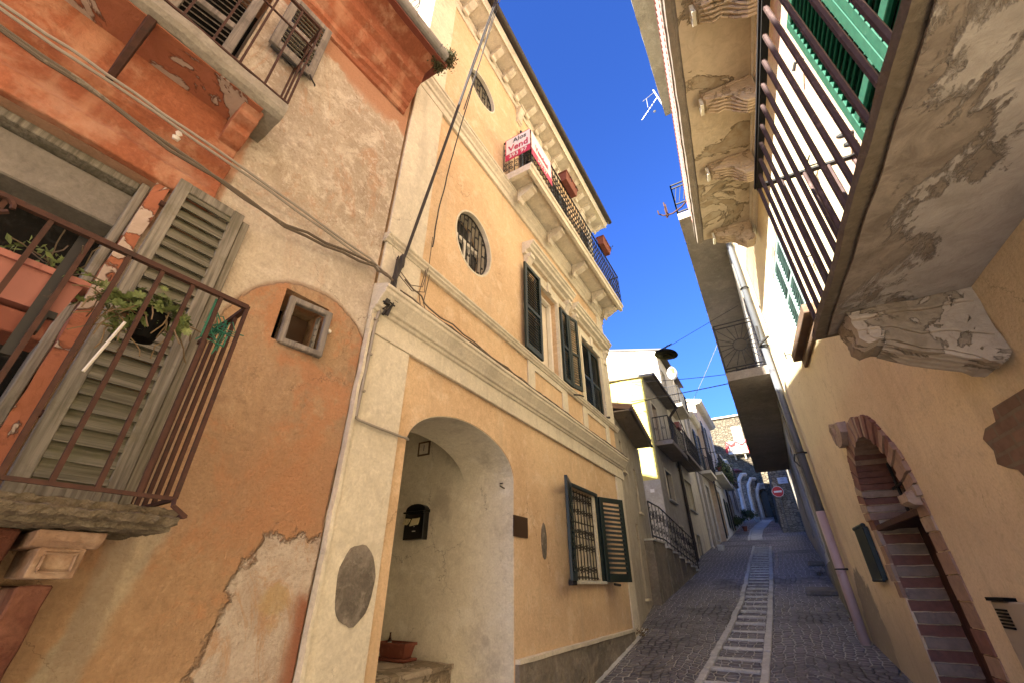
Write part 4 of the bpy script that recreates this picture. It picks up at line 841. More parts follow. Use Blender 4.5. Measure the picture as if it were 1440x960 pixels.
for (u, n, z) in ((1.54, .09, 3.22), (1.60, .10, 3.27)): b.box(FM, u, u + .035, n - .03, n + .02, z, z + .04)
b.tube([FM(1.53, .09, 3.23), FM(1.58, .10, 3.25), FM(1.62, .11, 3.235)], .006, 5); obj('clamp', b, 'black_iron', jb)
cable('looped_cable', [[FM(1.66, .05, 3.60), FM(1.74, .10, 3.50), FM(1.85, .11, 3.55), FM(1.95, .05, 3.85), FM(1.97, .03, 4.2)], [FM(1.66, .05, 3.56), FM(1.76, .10, 3.46), FM(1.88, .11, 3.52), FM(1.93, .04, 3.8)], [FM(1.93, .04, 3.8), FM(1.90, .03, 3.55), FM(1.92, .05, 3.42)], [FM(1.99, .03, 3.8), FM(1.96, .03, 3.5), FM(1.97, .06, 3.41)]], .0035, 'cable_brown', 'thin loose cable loops hanging on the cream pilaster above the string course')
cable('ledge_cable', [wob(FM, [(1.66, .09, 3.40), (2.6, .12, 3.372), (3.6, .13, 3.365), (4.6, .12, 3.372), (6.75, .12, 3.375)], 8, .009, 13), wob(FM, [(1.64, .10, 3.36), (2.2, .13, 3.365), (3.4, .12, 3.375), (4.8, .13, 3.37), (6.78, .13, 3.37)], 8, .012, 14), wob(FM, [(1.7, .06, 3.55), (1.95, .1, 3.42), (2.8, .12, 3.39), (3.6, .12, 3.36)], 6, .014, 15)], .006, 'cable_brown', 'loose brown cables lying along the cream string course above the arch')
b = MB(); b.tube(wob(FM, [(1.555, .045, 3.20), (1.545, .035, 3.05), (1.535, .035, 2.44)], 3, .003, 4), .011, 6); b.tube(wob(FM, [(1.535, .035, 2.44), (1.56, .035, 2.425), (1.92, .035, 2.425), (2.0, .01, 2.43)], 3, .003, 4), .0085, 6)
for z in (3.1, 2.85, 2.6): b.box(FM, 1.525, 1.56, .02, .05, z, z + .012)
obj('conduit', b, 'cable_grey', label='thin grey conduit down the edge of the cream pilaster and across to the arch', cat='pipe')
b = MB(); b.box(FM, 1.505, 1.525, 0, .04, -.5, 3.18); obj('seam_strip', b, 'cream_plaster', MH, rough=(.06, .006, 6))
# ================================================= OCHRE HOUSE ON THE RIGHT
F = FR
RH = thing('balcony_house', 'ochre house on the right with rusty-barred balcony, green shutters and a brick arched doorway', 'house', F(3, 0, .5))
w = MB(); ho = archloop(3.80, 4.90, -.5, 2.07, .56, 20)
w.plate(F, [rect(-9, 6.98, -3, 11.2), ho, rect(1.25, 2.2, 2.76, 4.93), rect(4.2, 4.93, 3.84, 4.78)], -.42, 0)
w.box(F, -9, 6.98, -5, -4.9, -3, 11.2); w.box(F, -9.1, -9, -5, 0, -3, 11.2); w.box(F, 6.90, 6.979, -5, -.42, -3, 11.2); w.box(F, -9, 6.98, -4.9, -.42, 11.1, 11.2)
obj('wall', w, 'right_wall', RH)
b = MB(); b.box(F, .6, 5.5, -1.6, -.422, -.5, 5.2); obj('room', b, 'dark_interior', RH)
# brick doorway
def vouss(m, sel):
    b = MB(); k = 30
    for i in range(k):
        if not sel(i): continue
        a0 = math.pi * (i + .06) / k; a1 = math.pi * (i + .94) / k; jr = .012 * math.sin(i * 7.3)
        pr = []
        for a, r1, r2 in ((a0, .543, .553), (a0, .74 + jr, .72 + jr), (a1, .74 + jr, .72 + jr), (a1, .543, .553)): pr.append((4.35 + r1 * math.cos(a) * (1 if math.cos(a) < 0 else .96), 2.07 + r2 * math.sin(a)))
        b.plate(F, [pr], -.27, .022 + .006 * math.sin(i * 3.1))
    for s, (a, c) in enumerate(((3.62, 3.803), (4.896, 5.03))):
        z = .3; j = 0
        while z < 2.03:
            hh = .075 + .05 * abs(math.sin(j * 2.7 + s))
            if sel(j + s * 2) and not (s == 1 and z < 1.45): b.box(F, a + (.012 * math.sin(j * 5.1) if s == 0 else 0), c - (.03 * math.sin(j * 4.1) if s else 0), -.03, .008 + .004 * math.sin(j * 2.3), z, z + hh)
            z += hh + .006; j += 1
    return b
obj('brick_arch', vouss('brick_buff', lambda i: (i * 7 + i // 3) % 5 in (0, 3)), 'brick_buff', RH, rough=(.05, .004, 9)); obj('brick_arch', vouss('brick_red', lambda i: (i * 7 + i // 3) % 5 in (1, 4)), 'brick_red', RH, rough=(.05, .004, 9)); obj('brick_arch', vouss('brick_pale', lambda i: (i * 7 + i // 3) % 5 == 2), 'brick_pale', RH, rough=(.05, .004, 9))
for mm, s0 in (('brick_old', 0), ('brick_red', 1)):
    b = MB(); z = .25; j = 0
    while z < 2.04:
        if j % 2 == s0 : b.box(F, 4.885 + .008 * math.sin(j * 3), 4.93, -.265, -.006 - .012 * abs(math.sin(j * 1.7)), z, z + .07)
        z += .078; j += 1
    obj('brick_reveal', b, mm, RH, rough=(.06, .005, 9))
b = MB(); b.plate(F, [archloop(3.80, 4.90, .3, 2.07, .56, 16)], -.285, -.268); dr = obj('door', b, 'door_brown', RH, label='dark brown door deep in the brick arch')
b = MB(); b.box(F, 3.79, 4.93, -.10, .004, 1.985, 2.03); b.box(F, 3.8, 4.9, -.26, -.10, 2.0, 2.02); obj('door_transom', b, 'door_brown', RH, bevel=.005)
b = MB(); b.extr(F, [(0, 2.02), (.05, 2.03), (.07, 2.05), (.07, 2.10), (0, 2.12)], 3.66, 3.82); obj('impost', b, 'brick_pale', RH, rough=(.03, .006, 12))
b = MB(); b.plate(F, [[(4.52, 2.74), (4.66, 2.66), (4.76, 2.66), (4.86, 2.76), (4.90, 2.86), (4.82, 2.90), (4.70, 2.86), (4.56, 2.84)]], 0, .07)
for k in range(4): b.tube(arc(F, 4.76, 2.77, .02 + k * .02, -60, 200, 10, .07), .010, 5)
obj('carved_scroll', b, 'brick_pale', RH, rough=(.03, .006, 12), label='worn carved stone scroll at the top of the brick arch')
b = MB(); b.box(F, 4.05, 4.6, -.39, -.37, 2.06, 2.5)
gr = MB()
for i in range(6): gr.tube([F(3.95 + i * .15, -.2, 2.04), F(3.95 + i * .15, -.2, 2.58)], .012, 5)
gr.tube([F(3.85, -.2, 2.3), F(4.85, -.2, 2.3)], .012, 5); obj('fanlight_grille', gr, 'black_iron', RH)
b = MB(); b.plate(F, [[(1.2, 1.9), (2.40, 1.90), (2.43, 1.95), (2.52, 1.96), (2.54, 2.0), (2.60, 2.02), (2.66, 2.05), (2.63, 2.10), (2.66, 2.16), (2.60, 2.19), (2.50, 2.19), (2.47, 2.24), (2.2, 2.23), (1.2, 2.26)]], -.01, .006); obj('brick_patch', b, 'brick_patch', RH)
gb = MB(); gb.box(F, 5.16, 5.52, .004, .045, 1.63, 2.05); gb.tube([F(5.15, .035, 2.06), F(5.53, .035, 2.06)], .02, 8); gb.tube([F(5.15, .035, 1.63), F(5.53, .035, 1.63)], .014, 8)
obj('letter_tray', gb, 'green_paint', None, label='small dark green metal box fixed beside the brick doorway', cat='wall box', bevel=.004, at=F(5.2, 0, 1.8))
GM = thing('meter_box', 'grey louvred metal meter cover low on the ochre wall at the right edge', 'meter box', F(3.2, 0, 1.3))
b = MB(); b.box(F, 2.95, 3.30, .0, .035, 1.12, 1.53); obj('cover', b, 'meter_grey', GM, bevel=.006); b = MB()
for i in range(6): b.box(F, 3.16, 3.27, .036, .042, 1.42 + i * .014, 1.428 + i * .014)
b.box(F, 3.12, 3.31, .0, .045, 1.53, 1.545); obj('louvres', b, 'lamp_black', GM)
b = MB(); b.box(F, 2.70, 2.76, 0, .03, 1.56, 1.60); obj('socket', b, 'ceramic', RH)
# lower balcony
b = MB(); b.extr(F, [(0, 2.67), (.515, 2.67), (.52, 2.70), (0, 2.70)], -3.2, 2.43)
ba = obj('balcony', b, 'soffit_edge', RH, rough=(.09, .008, 5), label='big balcony slab with flaking underside, closest on the right')
b = MB(); b.box(F, -3.2, 2.36, 0.0, .47, 2.655, 2.662); obj('flaking_render', b, 'flaky_soffit', ba, rough=(.12, .006, 4))
b = MB()
b.extr(F, [(0, 2.36), (.03, 2.33), (.07, 2.34), (.10, 2.37), (.16, 2.40), (.24, 2.43), (.30, 2.48), (.36, 2.50), (.40, 2.49), (.425, 2.52), (.42, 2.56), (.43, 2.60), (.43, 2.654), (0, 2.654)], 2.16, 2.34)
for s in (2.156, 2.344):
    b.tube([F(s, .02, 2.44), F(s, .12, 2.48), F(s, .22, 2.50), F(s, .30, 2.55), F(s, .42, 2.56)], .008, 5); b.tube([F(s, .02, 2.60), F(s, .43, 2.615)], .009, 5); b.tube([F(s, .365 + .028 * math.cos(t_), 2.53 + .028 * math.sin(t_)) for t_ in range(7)], .006, 5)
for s in range(4): b.tube([F(2.18 + s * .045, .03, 2.335), F(2.18 + s * .045, .10, 2.37), F(2.18 + s * .045, .24, 2.43), F(2.18 + s * .045, .34, 2.49)], .013, 5)
obj('bracket', b, 'weathered_stone', ba, rough=(.025, .007, 9), label='worn scrolled stone bracket')
rb = bars(F, [(-3.2, .50), (2.33, .50), (2.33, .02)], 2.705, 3.70, .116, .0105, rails=((0, .008),), seg=6)
obj('bars', rb, 'dull_red_iron', ba)
b = MB(); b.box(F, -3.2, 2.34, .478, .522, 3.70, 3.715); b.box(F, 2.315, 2.345, .0, .478, 3.70, 3.714); b.box(F, -3.2, 2.34, .487, .513, 3.685, 3.70); obj('handrail', b, 'black_iron', ba)
# green louvred doors
wd = MB(); wd.plate(F, [rect(1.25, 2.2, 2.76, 4.93), rect(1.3, 2.15, 2.78, 4.88)], -.14, -.08); wo = obj('door', wd, 'bright_green_paint', RH, label='balcony door with bright green louvred shutters')
shutter(wo, F, 1.74, 2.19, 2.78, 4.90, -.02, 'bright_green_paint', 'bright_green_paint', step=.062, st=.06, th=.04, mid=True, tilt=.02); shutter(wo, F, 1.27, 1.735, 2.78, 4.90, -.02, 'bright_green_paint', 'bright_green_paint', step=.062, st=.06, th=.04, mid=True, tilt=.02)
b = MB(); b.lathe(F(2.24, .03, 3.80), [(.01, -.03), (.016, 0), (.016, .03), (.008, .05)], 10, F.n); obj('shutter_catch', b, 'black_iron', wo)
b = MB(); b.lathe(F(2.24, .03, 3.72), [(.01, -.02), (.02, 0), (.012, .04)], 10, F.n); obj('shutter_catch', b, 'black_iron', wo)
b = MB(); b.tube([F(2.26, .0, 4.60), F(2.26, .05, 4.60), F(2.30, .06, 4.58)], .012, 6); obj('wall_hook', b, 'black_iron', wo)
b = MB(); b.box(F, 1.25, 2.2, -.18, -.145, 2.76, 4.93); obj('pane', b, 'glass_dark', wo)
wd = MB(); wd.plate(F, [rect(4.2, 4.93, 3.84, 4.78), rect(4.23, 4.90, 3.87, 4.75)], -.06, -.02); wo = obj('window', wd, 'faded_blue_paint', RH, label='window with closed faded blue-green shutters')
shutter(wo, F, 4.23, 4.56, 3.86, 4.76, -.02, 'faded_blue_paint', 'faded_blue_paint', step=.045, st=.045, th=.035, mid=True); shutter(wo, F, 4.57, 4.90, 3.86, 4.76, -.02, 'faded_blue_paint', 'faded_blue_paint', step=.045, st=.045, th=.035, mid=True)
b = MB(); b.box(F, 4.05, 5.12, 0, .10, 3.70, 3.79); b.box(F, 4.05, 5.08, 0, .03, 3.60, 3.70); obj('sill', b, 'brown_board', wo, bevel=.005)
b = MB(); b.plate(F, [rect(4.10, 5.03, 3.79, 4.88), rect(4.2, 4.93, 3.83, 4.78)], 0, .012); obj('surround', b, 'flaky_cream', wo)
b = MB()
for (u, z) in ((5.61, 4.02), (3.56, 3.95), (2.77, 4.16)):
    b.tube([F(u, 0, z), F(u, .06, z)], .006, 5); b.tube([F(u, .06, z - .05), F(u, .06, z + .04)], .007, 5)
b.tube(arc(F, 2.77, 4.19, .05, -120, 120, 10, .055), .005, 5); b.tube([F(2.68, .055, 4.17), F(2.86, .055, 4.21)], .005, 4); obj('shutter_hooks', b, 'black_iron', RH)
# upper balcony on scrolled brackets
b = MB(); b.extr(F, [(0, 5.60), (.62, 5.60), (.63, 5.585), (.68, 5.585), (.685, 5.64), (.70, 5.65), (.70, 5.69), (0, 5.70)], -3.2, 5.04)
ub = obj('balcony', b, 'soffit_grey', RH, rough=(.12, .007, 5), label='upper balcony slab with flaking cream underside and carved brackets')
b = MB(); b.box(F, -3.2, 5.0, .0, .60, 5.588, 5.595); obj('flaking_render', b, 'flaky_cream', ub, rough=(.12, .006, 4))
b = MB(); b.extr(F, [(0, 5.46), (.015, 5.46), (.02, 5.5), (.04, 5.52), (.045, 5.56), (.06, 5.57), (.06, 5.586), (0, 5.586)], -3.2, 5.02); obj('wall_moulding', b, 'cream_plaster', ub)
for i, u in enumerate((-.9, .35, 1.28, 2.08, 2.90, 3.74, 4.84)):
    b = MB(); wdt = .15
    b.extr(F, [(.06, 5.30), (.10, 5.27), (.15, 5.28), (.20, 5.33), (.25, 5.41), (.32, 5.45), (.40, 5.46), (.46, 5.48), (.48, 5.52), (.48, 5.585), (.06, 5.585)], u, u + wdt)
    for s in (u - .003, u + wdt + .003):
        b.tube([F(s, .135 + (.075 - t_ * .006) * math.cos(t_ * .75), 5.37 + (.075 - t_ * .006) * math.sin(t_ * .75)) for t_ in range(12)], .010, 5)
        b.tube([F(s, .20, 5.44), F(s, .28, 5.50), (F(s, .38, 5.515)), F(s, .47, 5.53)], .010, 5); b.tube([F(s, .07, 5.55), F(s, .47, 5.56)], .010, 5)
    for k in range(5):
        uu = u + wdt * (k + .5) / 5; b.tube([F(uu, .09, 5.275), F(uu, .16, 5.275), F(uu + (k - 2) * .006, .215, 5.34), F(uu + (k - 2) * .01, .26, 5.41), F(uu, .33, 5.44)], .015, 6, r2=.008)
        b.tube([F(uu, .30, 5.44), F(uu + (k - 2) * .008, .37, 5.44), F(uu, .45, 5.475)], .014, 6, r2=.008)
    br = obj('bracket', b, 'bracket_stone', ub, rough=(.03, .004, 12))
    b = MB(); b.plate(F, [rect(u + .02, u + .13, 5.45, 5.56), rect(u + .045, u + .105, 5.475, 5.535)], .482, .51); b.box(F, u + .05, u + .10, .482, .50, 5.48, 5.53); obj('end_block', b, 'white_plaster', br, rough=(.03, .006, 12))
rb = bars(F, [(-3.2, .67), (5.02, .67), (5.02, .02)], 5.71, 6.42, .06, .007, rails=((0, .009), (.5, .006), (1, .013)), seg=4)
obj('railing', rb, 'pink_red_iron', ub)
b = MB(); b.tube([F(5.0, .67, 6.38), F(5.06, .74, 6.36), F(5.14, .88, 6.36), F(5.18, .95, 6.40)], .012, 6); c0 = F(5.18, .95, 6.40)
for a in (-140, -90, -40, 90):
    d = F.n * math.cos(R_(a)) * .0 + F.d * math.cos(R_(a)) * .16 + F.n * (.12 if a == -90 else .02)
    b.tube([c0, c0 + d * .5 + Vector((0, 0, .01)), c0 + d + Vector((0, 0, .07)), c0 + d * 1.05 + Vector((0, 0, .14))], .010, 5)
b.tube([c0, c0 + Vector((0, 0, .22))], .009, 5); b.lathe(c0, [(.01, -.02), (.03, 0), (.01, .02)], 8)
obj('iron_finial', b, 'rusty_iron', ub, label='curled wrought-iron finial at the far corner of the upper balcony')
# eaves slab and pole
b = MB(); ev = [(-.0, -8), (.09, 3), (.07, 6.95), (.60, 6.95), (.85, 3), (1.9, -8)]
b.hexa([(0, -8, 11.15), (.09, 6.95, 11.15), (.75, 6.95, 11.15), (2.1, -8, 11.15)], [(0, -8, 11.30), (.09, 6.95, 11.30), (.75, 6.95, 11.30), (2.1, -8, 11.30)])
obj('eaves', b, 'concrete', RH, rough=(.4, .01, 3))
b = MB(); b.extr(F, [(.3, 11.31), (-5, 12.6), (-5, 12.5), (.3, 11.3)], -9, 7); obj('roof', b, 'terracotta_pot', RH)
AN = thing('tv_antenna', 'television aerial sticking out from the eaves of the right-hand house against the sky', 'antenna', (.1, 6.6, 11.3))
b = MB(); b.tube([(.12, 6.75, 11.2), (.0, 6.8, 12.1)], .016, 6); obj('mast', b, 'white_pipe', AN)
b = MB(); p0 = Vector((.05, 6.7, 11.62)); p1 = Vector((-.42, 6.9, 11.35)); b.tube([p0, p1], .010, 5)
for i in range(6):
    c = p0.lerp(p1, .25 + i * .14); b.tube([c + Vector((.03, .1, .17 - i * .01)), c - Vector((.03, .1, .17 - i * .01))], .006, 4)
b.tube([(.02, 6.8, 12.0), (-.30, 6.9, 12.02)], .007, 4); b.tube([(-.20, 6.85, 11.98), (-.22, 6.9, 11.7)], .007, 4)
b.lathe((-.1, 6.8, 11.3), [(.01, -.02), (.035, 0), (.01, .02)], 8); obj('boom', b, 'galvanised', AN)
b = MB(); b.tube([(.16, 4.9, 11.13), (.08, 6.0, 9.4)], .02, 6); 
# drainpipe
DP = thing('drainpipe', 'tall drainpipe, blue-grey above and pale pink below, on the right-hand house', 'drainpipe', F(6.74, .06, 1.0))
b = MB(); b.tube([F(6.76, .07, 11.1), F(6.75, .07, 4.75)], .045, 12); b.tube([F(6.75, .07, 4.8), F(6.745, .07, 2.34)], .043, 12)
obj('upper_pipe', b, 'blue_grey_pipe', DP, smooth=True)
b = MB(); b.tube([F(6.745, .075, 2.38), F(6.74, .075, .95)], .05, 12); obj('lower_pipe', b, 'pink_pipe', DP, smooth=True)
b = MB()
for z in (10, 8.6, 7.2, 5.8, 4.72, 3.1, 1.75):
    b.tube([F(6.745, .07, 0) + Vector((0, 0, z)) + (F.d * math.cos(R_(a)) + F.n * math.sin(R_(a))) * .054 for a in range(0, 360, 30)], .009, 4, cyc=True); b.tube([F(6.74, .0, z), F(6.74, .03, z)], .012, 5)
b.tube([F(6.70, .13, 4.72), F(6.6, .10, 4.72), F(6.5, .02, 4.74)], .02, 6); b.tube([F(6.72, .1, 4.80), F(6.70, .09, 5.05)], .016, 5); b.tube([F(6.76, .14, 3.1), F(6.8, .16, 3.02), F(6.78, .12, 2.94)], .008, 5)
obj('pipe_bracket', b, 'black_iron', DP)
cable('wall_cable', [[F(6.42, .02, 9), F(6.40, .02, 4.8)], [F(6.50, .02, 9), F(6.48, .02, 4.9)], [F(6.34, .02, 8), F(6.36, .02, 5.2), F(6.48, .04, 4.75)]], .009, 'cable_grey', 'bundle of thin grey cables down the sunlit wall beside the drainpipe')

# ================================================= DARK HOUSE BEHIND THE PIPE
F = F2
DH = thing('corner_house', 'darker brown house beyond the drainpipe with a long balcony over the street', 'house', F(4, 0, 1.6))
w = MB(); w.plate(F, [rect(.0, 14, -1, 10.8), rect(.75, 1.5, 3.55, 4.35), rect(3.2, 4.0, 2.1, 4.1), rect(.8, 1.5, 5.0, 7.0), rect(6.5, 7.3, 2.6, 4.3)], -.25, -.002); w.box(F, 0, 14, -5, -4.9, -1, 10.8); w.box(F, 13.95, 14, -5, -.25, -1, 10.8); w.box(F, 0, .05, -5, -.25, -1, 10.8); w.box(F, 0, 14, -4.9, -.25, 10.7, 10.8)
obj('wall', w, 'grey_plaster', DH)
b = MB(); b.box(F, .3, 8, -1, -.252, 1, 8); obj('room', b, 'dark_interior', DH)
b = MB(); b.box(F, .02, 13.9, 0, .05, -.5, 1.9); b.box(F, 1.6, 2.2, 0, .02, 1.9, 10); obj('plinth', b, 'plinth_stone', DH, rough=(.2, .01, 4))
for i, rc in enumerate((rect(.75, 1.5, 3.55, 4.35), rect(6.5, 7.3, 2.6, 4.3), rect(3.2, 4.0, 2.1, 4.1), rect(.8, 1.5, 5.0, 7.0))):
    wd = MB(); (a, z0), (c, _), (_, z1), _q = rc; wd.plate(F, [rc, rect(a + .04, c - .04, z0 + .04, z1 - .04)], -.12, -.08); wo = obj('window', wd, 'brown_board', DH); b = MB(); b.box(F, a + .04, c - .04, -.11, -.10, z0 + .04, z1 - .04); obj('pane', b, 'glass_dark', wo)
b = MB(); b.hexa([(-.17, 7.39, 4.55), (-.29, 15.1, 4.55), (.62, 15.1, 4.55), (.5, 7.39, 4.55)], [(-.17, 7.39, 4.70), (-.29, 15.1, 4.70), (.62, 15.1, 4.70), (.5, 7.39, 4.70)])
ba = obj('balcony', b, 'soffit_grey', DH, rough=(.25, .006, 3), label='long dark balcony slab over the street')
b = MB(); z0, z1 = 4.78, 5.62
A = Vector((-.16, 7.41, 0)); Bp = Vector((.50, 7.41, 0)); Cc = Vector((-.28, 15.0, 0))
def V3(p, z): return Vector((p.x, p.y, z))
for p in (A, Bp): b.tube([V3(p, 4.70), V3(p, z1)], .014, 5)
for z in (z0, z1, z1 - .07): b.tube([V3(A, z), V3(Bp, z)], .012, 5)
b.tube([V3(A, 4.73), V3(Bp, 4.73)], .010, 5)
sf = Fr(0, 0, 0, 1); sf.o = A; sf.d = (Bp - A).normalized(); sf.n = Vector((0, -1, 0)); cx, cz = .33, (z0 + z1) / 2 - .03
b.tube([sf(cx + .11 * math.cos(R_(a)), 0, cz + .11 * math.sin(R_(a))) for a in range(0, 360, 20)], .007, 4, cyc=True)
for k in range(18):
    a = R_(k * 20 + 10); c_, s_ = math.cos(a), math.sin(a); L = min(.33 / max(abs(c_), 1e-3), .36 / max(abs(s_), 1e-3)); b.tube([sf(cx + .11 * c_, 0, cz + .11 * s_), sf(cx + L * c_, 0, cz + L * s_)], .006, 4)
k = 70
for i in range(k + 1): p = A.lerp(Cc, i / k); b.tube([V3(p, 4.73), V3(p, z1)], .008, 4)
b.tube([V3(A, z1), V3(Cc, z1)], .016, 5); b.tube([V3(A, z0), V3(Cc, z0)], .010, 5); obj('railing', b, 'black_iron', ba)
ra = MB(); rnd = random.Random(5)
for q in range(26):
    c = Vector((rnd.uniform(-.08, .36), 7.5 + rnd.uniform(0, .2), 4.74 + rnd.uniform(0, .05))); ra.add([c + Vector((rnd.gauss(0, .05), rnd.gauss(0, .05), rnd.gauss(0, .025))) for _ in range(4)], [(0, 1, 2, 3)])
obj('cloths', ra, 'rag_dark', None, label='heap of rags on the long dark balcony behind the sun-patterned railing', cat='rags', at=(.1, 7.6, 4.75))
b = MB(); b.hexa([(-.23, 7.2, 8.15), (-.44, 20.5, 8.15), (.72, 20.5, 8.15), (.5, 7.2, 8.15)], [(-.23, 7.2, 8.32), (-.44, 20.5, 8.32), (.72, 20.5, 8.32), (.5, 7.2, 8.32)])
tb = obj('balcony', b, 'soffit_grey', DH, rough=(.25, .008, 3), label='upper long balcony slab of the darker house')
b = MB(); A = Vector((-.22, 7.22, 0)); Bp = Vector((.5, 7.22, 0)); Cc = Vector((-.30, 12.0, 0))
for P, Q, k in ((A, Bp, 1), (A, Cc, 12)):
    for i in range(k + 1): p = P.lerp(Q, i / k); b.tube([V3(p, 8.32), V3(p, 9.2)], .02, 4)
    for z in (8.38, 8.62, 9.1, 9.2): b.tube([V3(P, z), V3(Q, z)], .018, 4)
for k in range(8): x = A.x + .09 * k; b.tube([(x, 7.22, 8.65 + .02 * k), (x + .1, 7.22, 9.08)], .008, 4)
obj('railing', b, 'black_iron', tb)
for (y, x0, x1) in ((9.3, .05, .42), (12.6, .28, .52)):
    b = MB(); b.hexa([(x0, y, G0(y)), (x1 + .1, y - .05, G0(y)), (x1 + .12, y + .55, G0(y + .55)), (x0 + .02, y + .6, G0(y + .6))], [(x0, y, G0(y) + .07), (x1 + .1, y - .05, G0(y) + .07), (x1 + .12, y + .55, G0(y + .55) + .03), (x0 + .02, y + .6, G0(y + .6) + .03)])
    obj('door_step', b, 'plinth_stone', DH, bevel=.008)

# ================================================= LOW GREY HOUSE
F = FH
GH = thing('low_house', 'low grey house with a tiled eave next to the ochre town house', 'house', F(2, 0, 1.4))
w = MB(); w.plate(F, [rect(0, 2.8, -.5, 4.2), rect(.42, .62, 3.25, 3.78), rect(.98, 1.22, 1.4, 2.5), rect(1.6, 1.85, 2.75, 3.55)], -.2, 0); w.box(F, 0, 2.8, -3, -2.95, -.5, 4.2); w.box(F, 2.75, 2.8, -3, -.2, -.5, 4.2); obj('wall', w, 'grey_plaster', GH)
b = MB(); b.box(F, .2, 2.7, -1, -.202, .5, 4); obj('room', b, 'dark_interior', GH)
for rc, lb in ((rect(.42, .62, 3.25, 3.78), 0), (rect(1.6, 1.85, 2.75, 3.55), 0), (rect(.98, 1.22, 1.4, 2.5), 1)):
    (a, z0), (c, _), (_, z1), _q = rc; wd = MB(); wd.plate(F, [rc, rect(a + .02, c - .02, z0 + .02, z1 - .02)], -.1, -.06); wd.box(F, a - .04, c + .04, 0, .05, z0 - .03, z0); wo = obj('door' if lb else 'window', wd, 'pale_plaster', GH); b = MB(); b.box(F, a, c, -.09, -.08, z0, z1); obj('pane', b, 'glass_dark', wo)
b = tiles_roof(F, -.0, 2.42, .32, 4.19, -3.0, 5.0); obj('roof', b, 'old_tile', GH)
b = MB(); b.box(F, .0, 2.42, 0, .30, 4.13, 4.15); obj('soffit', b, 'soffit_grey', GH); b = MB(); b.tube([F(-.0, .33, 4.14), F(2.42, .33, 4.14)], .03, 8); obj('roof_gutter', b, 'brown_pipe', GH)
o = obj('roof_weeds', leaves([F(.3 + i * .25, .2 - (i % 3) * .1, 4.25 + (i % 3) * .08) for i in range(8)], 160, .03, .05, 7), 'leaf_dry', label='dry weeds growing on the tiles of the low grey house', cat='plant')
obj('stem', stems([F(.9, .1, 4.25), F(1.4, .1, 4.3), F(.4, .1, 4.2)], 14, .35, .004, 4), 'leaf_dry', o)

# ================================================= YELLOW-SIDED HOUSE
F = FY
YH = thing('yellow_house', 'narrow house with a yellow gable side and grey front behind the low house', 'house', F(1, 0, 2))
w = MB(); w.plate(F, [rect(0, 2.8, -1, 6.62), rect(.45, 1.0, 4.86, 6.02), rect(.7, 1.42, 3.5, 4.22), rect(1.3, 1.75, 1.9, 2.9)], -.2, 0); w.box(F, 0, 2.8, -4, -3.95, -1, 6.62); obj('wall', w, 'grey_plaster', YH)
b = MB(); b.box(F, -.03, 0, -4, 0, 3.85, 6.62); obj('yellow_side', b, 'yellow_plaster', YH); b = MB(); b.box(F, -.025, 0, -4, -.001, -1, 3.849); obj('grey_side', b, 'grey_plaster', YH)
b = MB(); b.box(F, .2, 2.6, -1.2, -.202, 1, 6.4); obj('room', b, 'dark_interior', YH)
for rc, nm, mt in ((rect(.45, 1.0, 4.86, 6.02), 'door', 'terracotta_plaster'), (rect(.7, 1.42, 3.5, 4.22), 'window', 'glass_grey'), (rect(1.3, 1.75, 1.9, 2.9), 'door', 'brown_board')):
    (a, z0), (c, _), (_, z1), _q = rc; wd = MB(); wd.plate(F, [rect(a - .05, c + .05, z0 - .03, z1 + .05), rect(a, c, z0, z1)], -.01, .015); wo = obj(nm, wd, 'white_plaster', YH); b = MB(); b.box(F, a, c, -.1, -.09, z0, z1); obj('pane', b, mt, wo)
    if nm == 'window': b = MB(); b.box(F, a - .08, c + .08, 0, .07, z0 - .06, z0 - .03); obj('sill', b, 'kerb_stone', wo); b = MB(); b.box(F, (a + c) / 2 - .02, (a + c) / 2 + .02, -.085, -.06, z0, z1); obj('frame', b, 'grey_wood', wo)
b = MB(); b.extr(F, [(.28, 6.64), (-4, 7.0), (-4, 6.92), (.28, 6.58)], -.12, 2.86); obj('roof', b, 'concrete', YH, rough=(.3, .01, 4)); b = MB(); b.tube([F(-.12, .31, 6.6), F(2.86, .31, 6.6)], .045, 8); obj('roof_gutter', b, 'brown_pipe', YH)
b = MB(); b.tube([F(2.72, .30, 6.55), F(2.74, .18, 6.42), F(2.76, .06, 6.30), F(2.76, .05, 2.1)], .045, 8)
for z in (2.6, 3.6, 4.6, 5.6): b.tube([F(2.76, .05, z - .012), F(2.76, .05, z + .012)], .056, 8)
obj('drainpipe', b, 'brown_pipe', None, label='dark brown drainpipe down the front of the yellow-sided house', cat='drainpipe', at=F(2.76, .05, 2.1))
b = MB(); b.box(F, .15, 2.12, 0, .44, 4.72, 4.83); ba = obj('balcony', b, 'soffit_grey', YH, bevel=.006)
def scroll_rail(F, pts, z0, z1, gap, r=.008):
    b = MB()
    for (ua, na), (ub, nb) in zip(pts[:-1], pts[1:]):
        L = math.hypot(ub - ua, nb - na); k = max(1, round(L / gap)); A = F(ua, na, 0); B = F(ub, nb, 0); d = (B - A).normalized(); f2 = Fr(0, 0, 0, 1); f2.o = A; f2.d = d; f2.n = d.cross(Vector((0, 0, 1)))
        for i in range(k + 1):
            x = L * i / k; b.tube([f2(x, 0, z0), f2(x, 0, z1)], r, 4)
            if i < k and i % 2 == 0: b.tube(spiral(f2, x + L / k / 2, z0 + (z1 - z0) * .5, L / k * .42, .01, 90, 1.4, 0, 12), r * .7, 4)
        b.tube([f2(0, 0, z0), f2(L, 0, z0)], r, 4); b.tube([f2(0, 0, z1), f2(L, 0, z1)], r * 2, 4)
    return b
obj('railing', scroll_rail(F, [(.17, .02), (.17, .42), (2.1, .42)], 4.85, 5.48, .11), 'black_iron', ba)
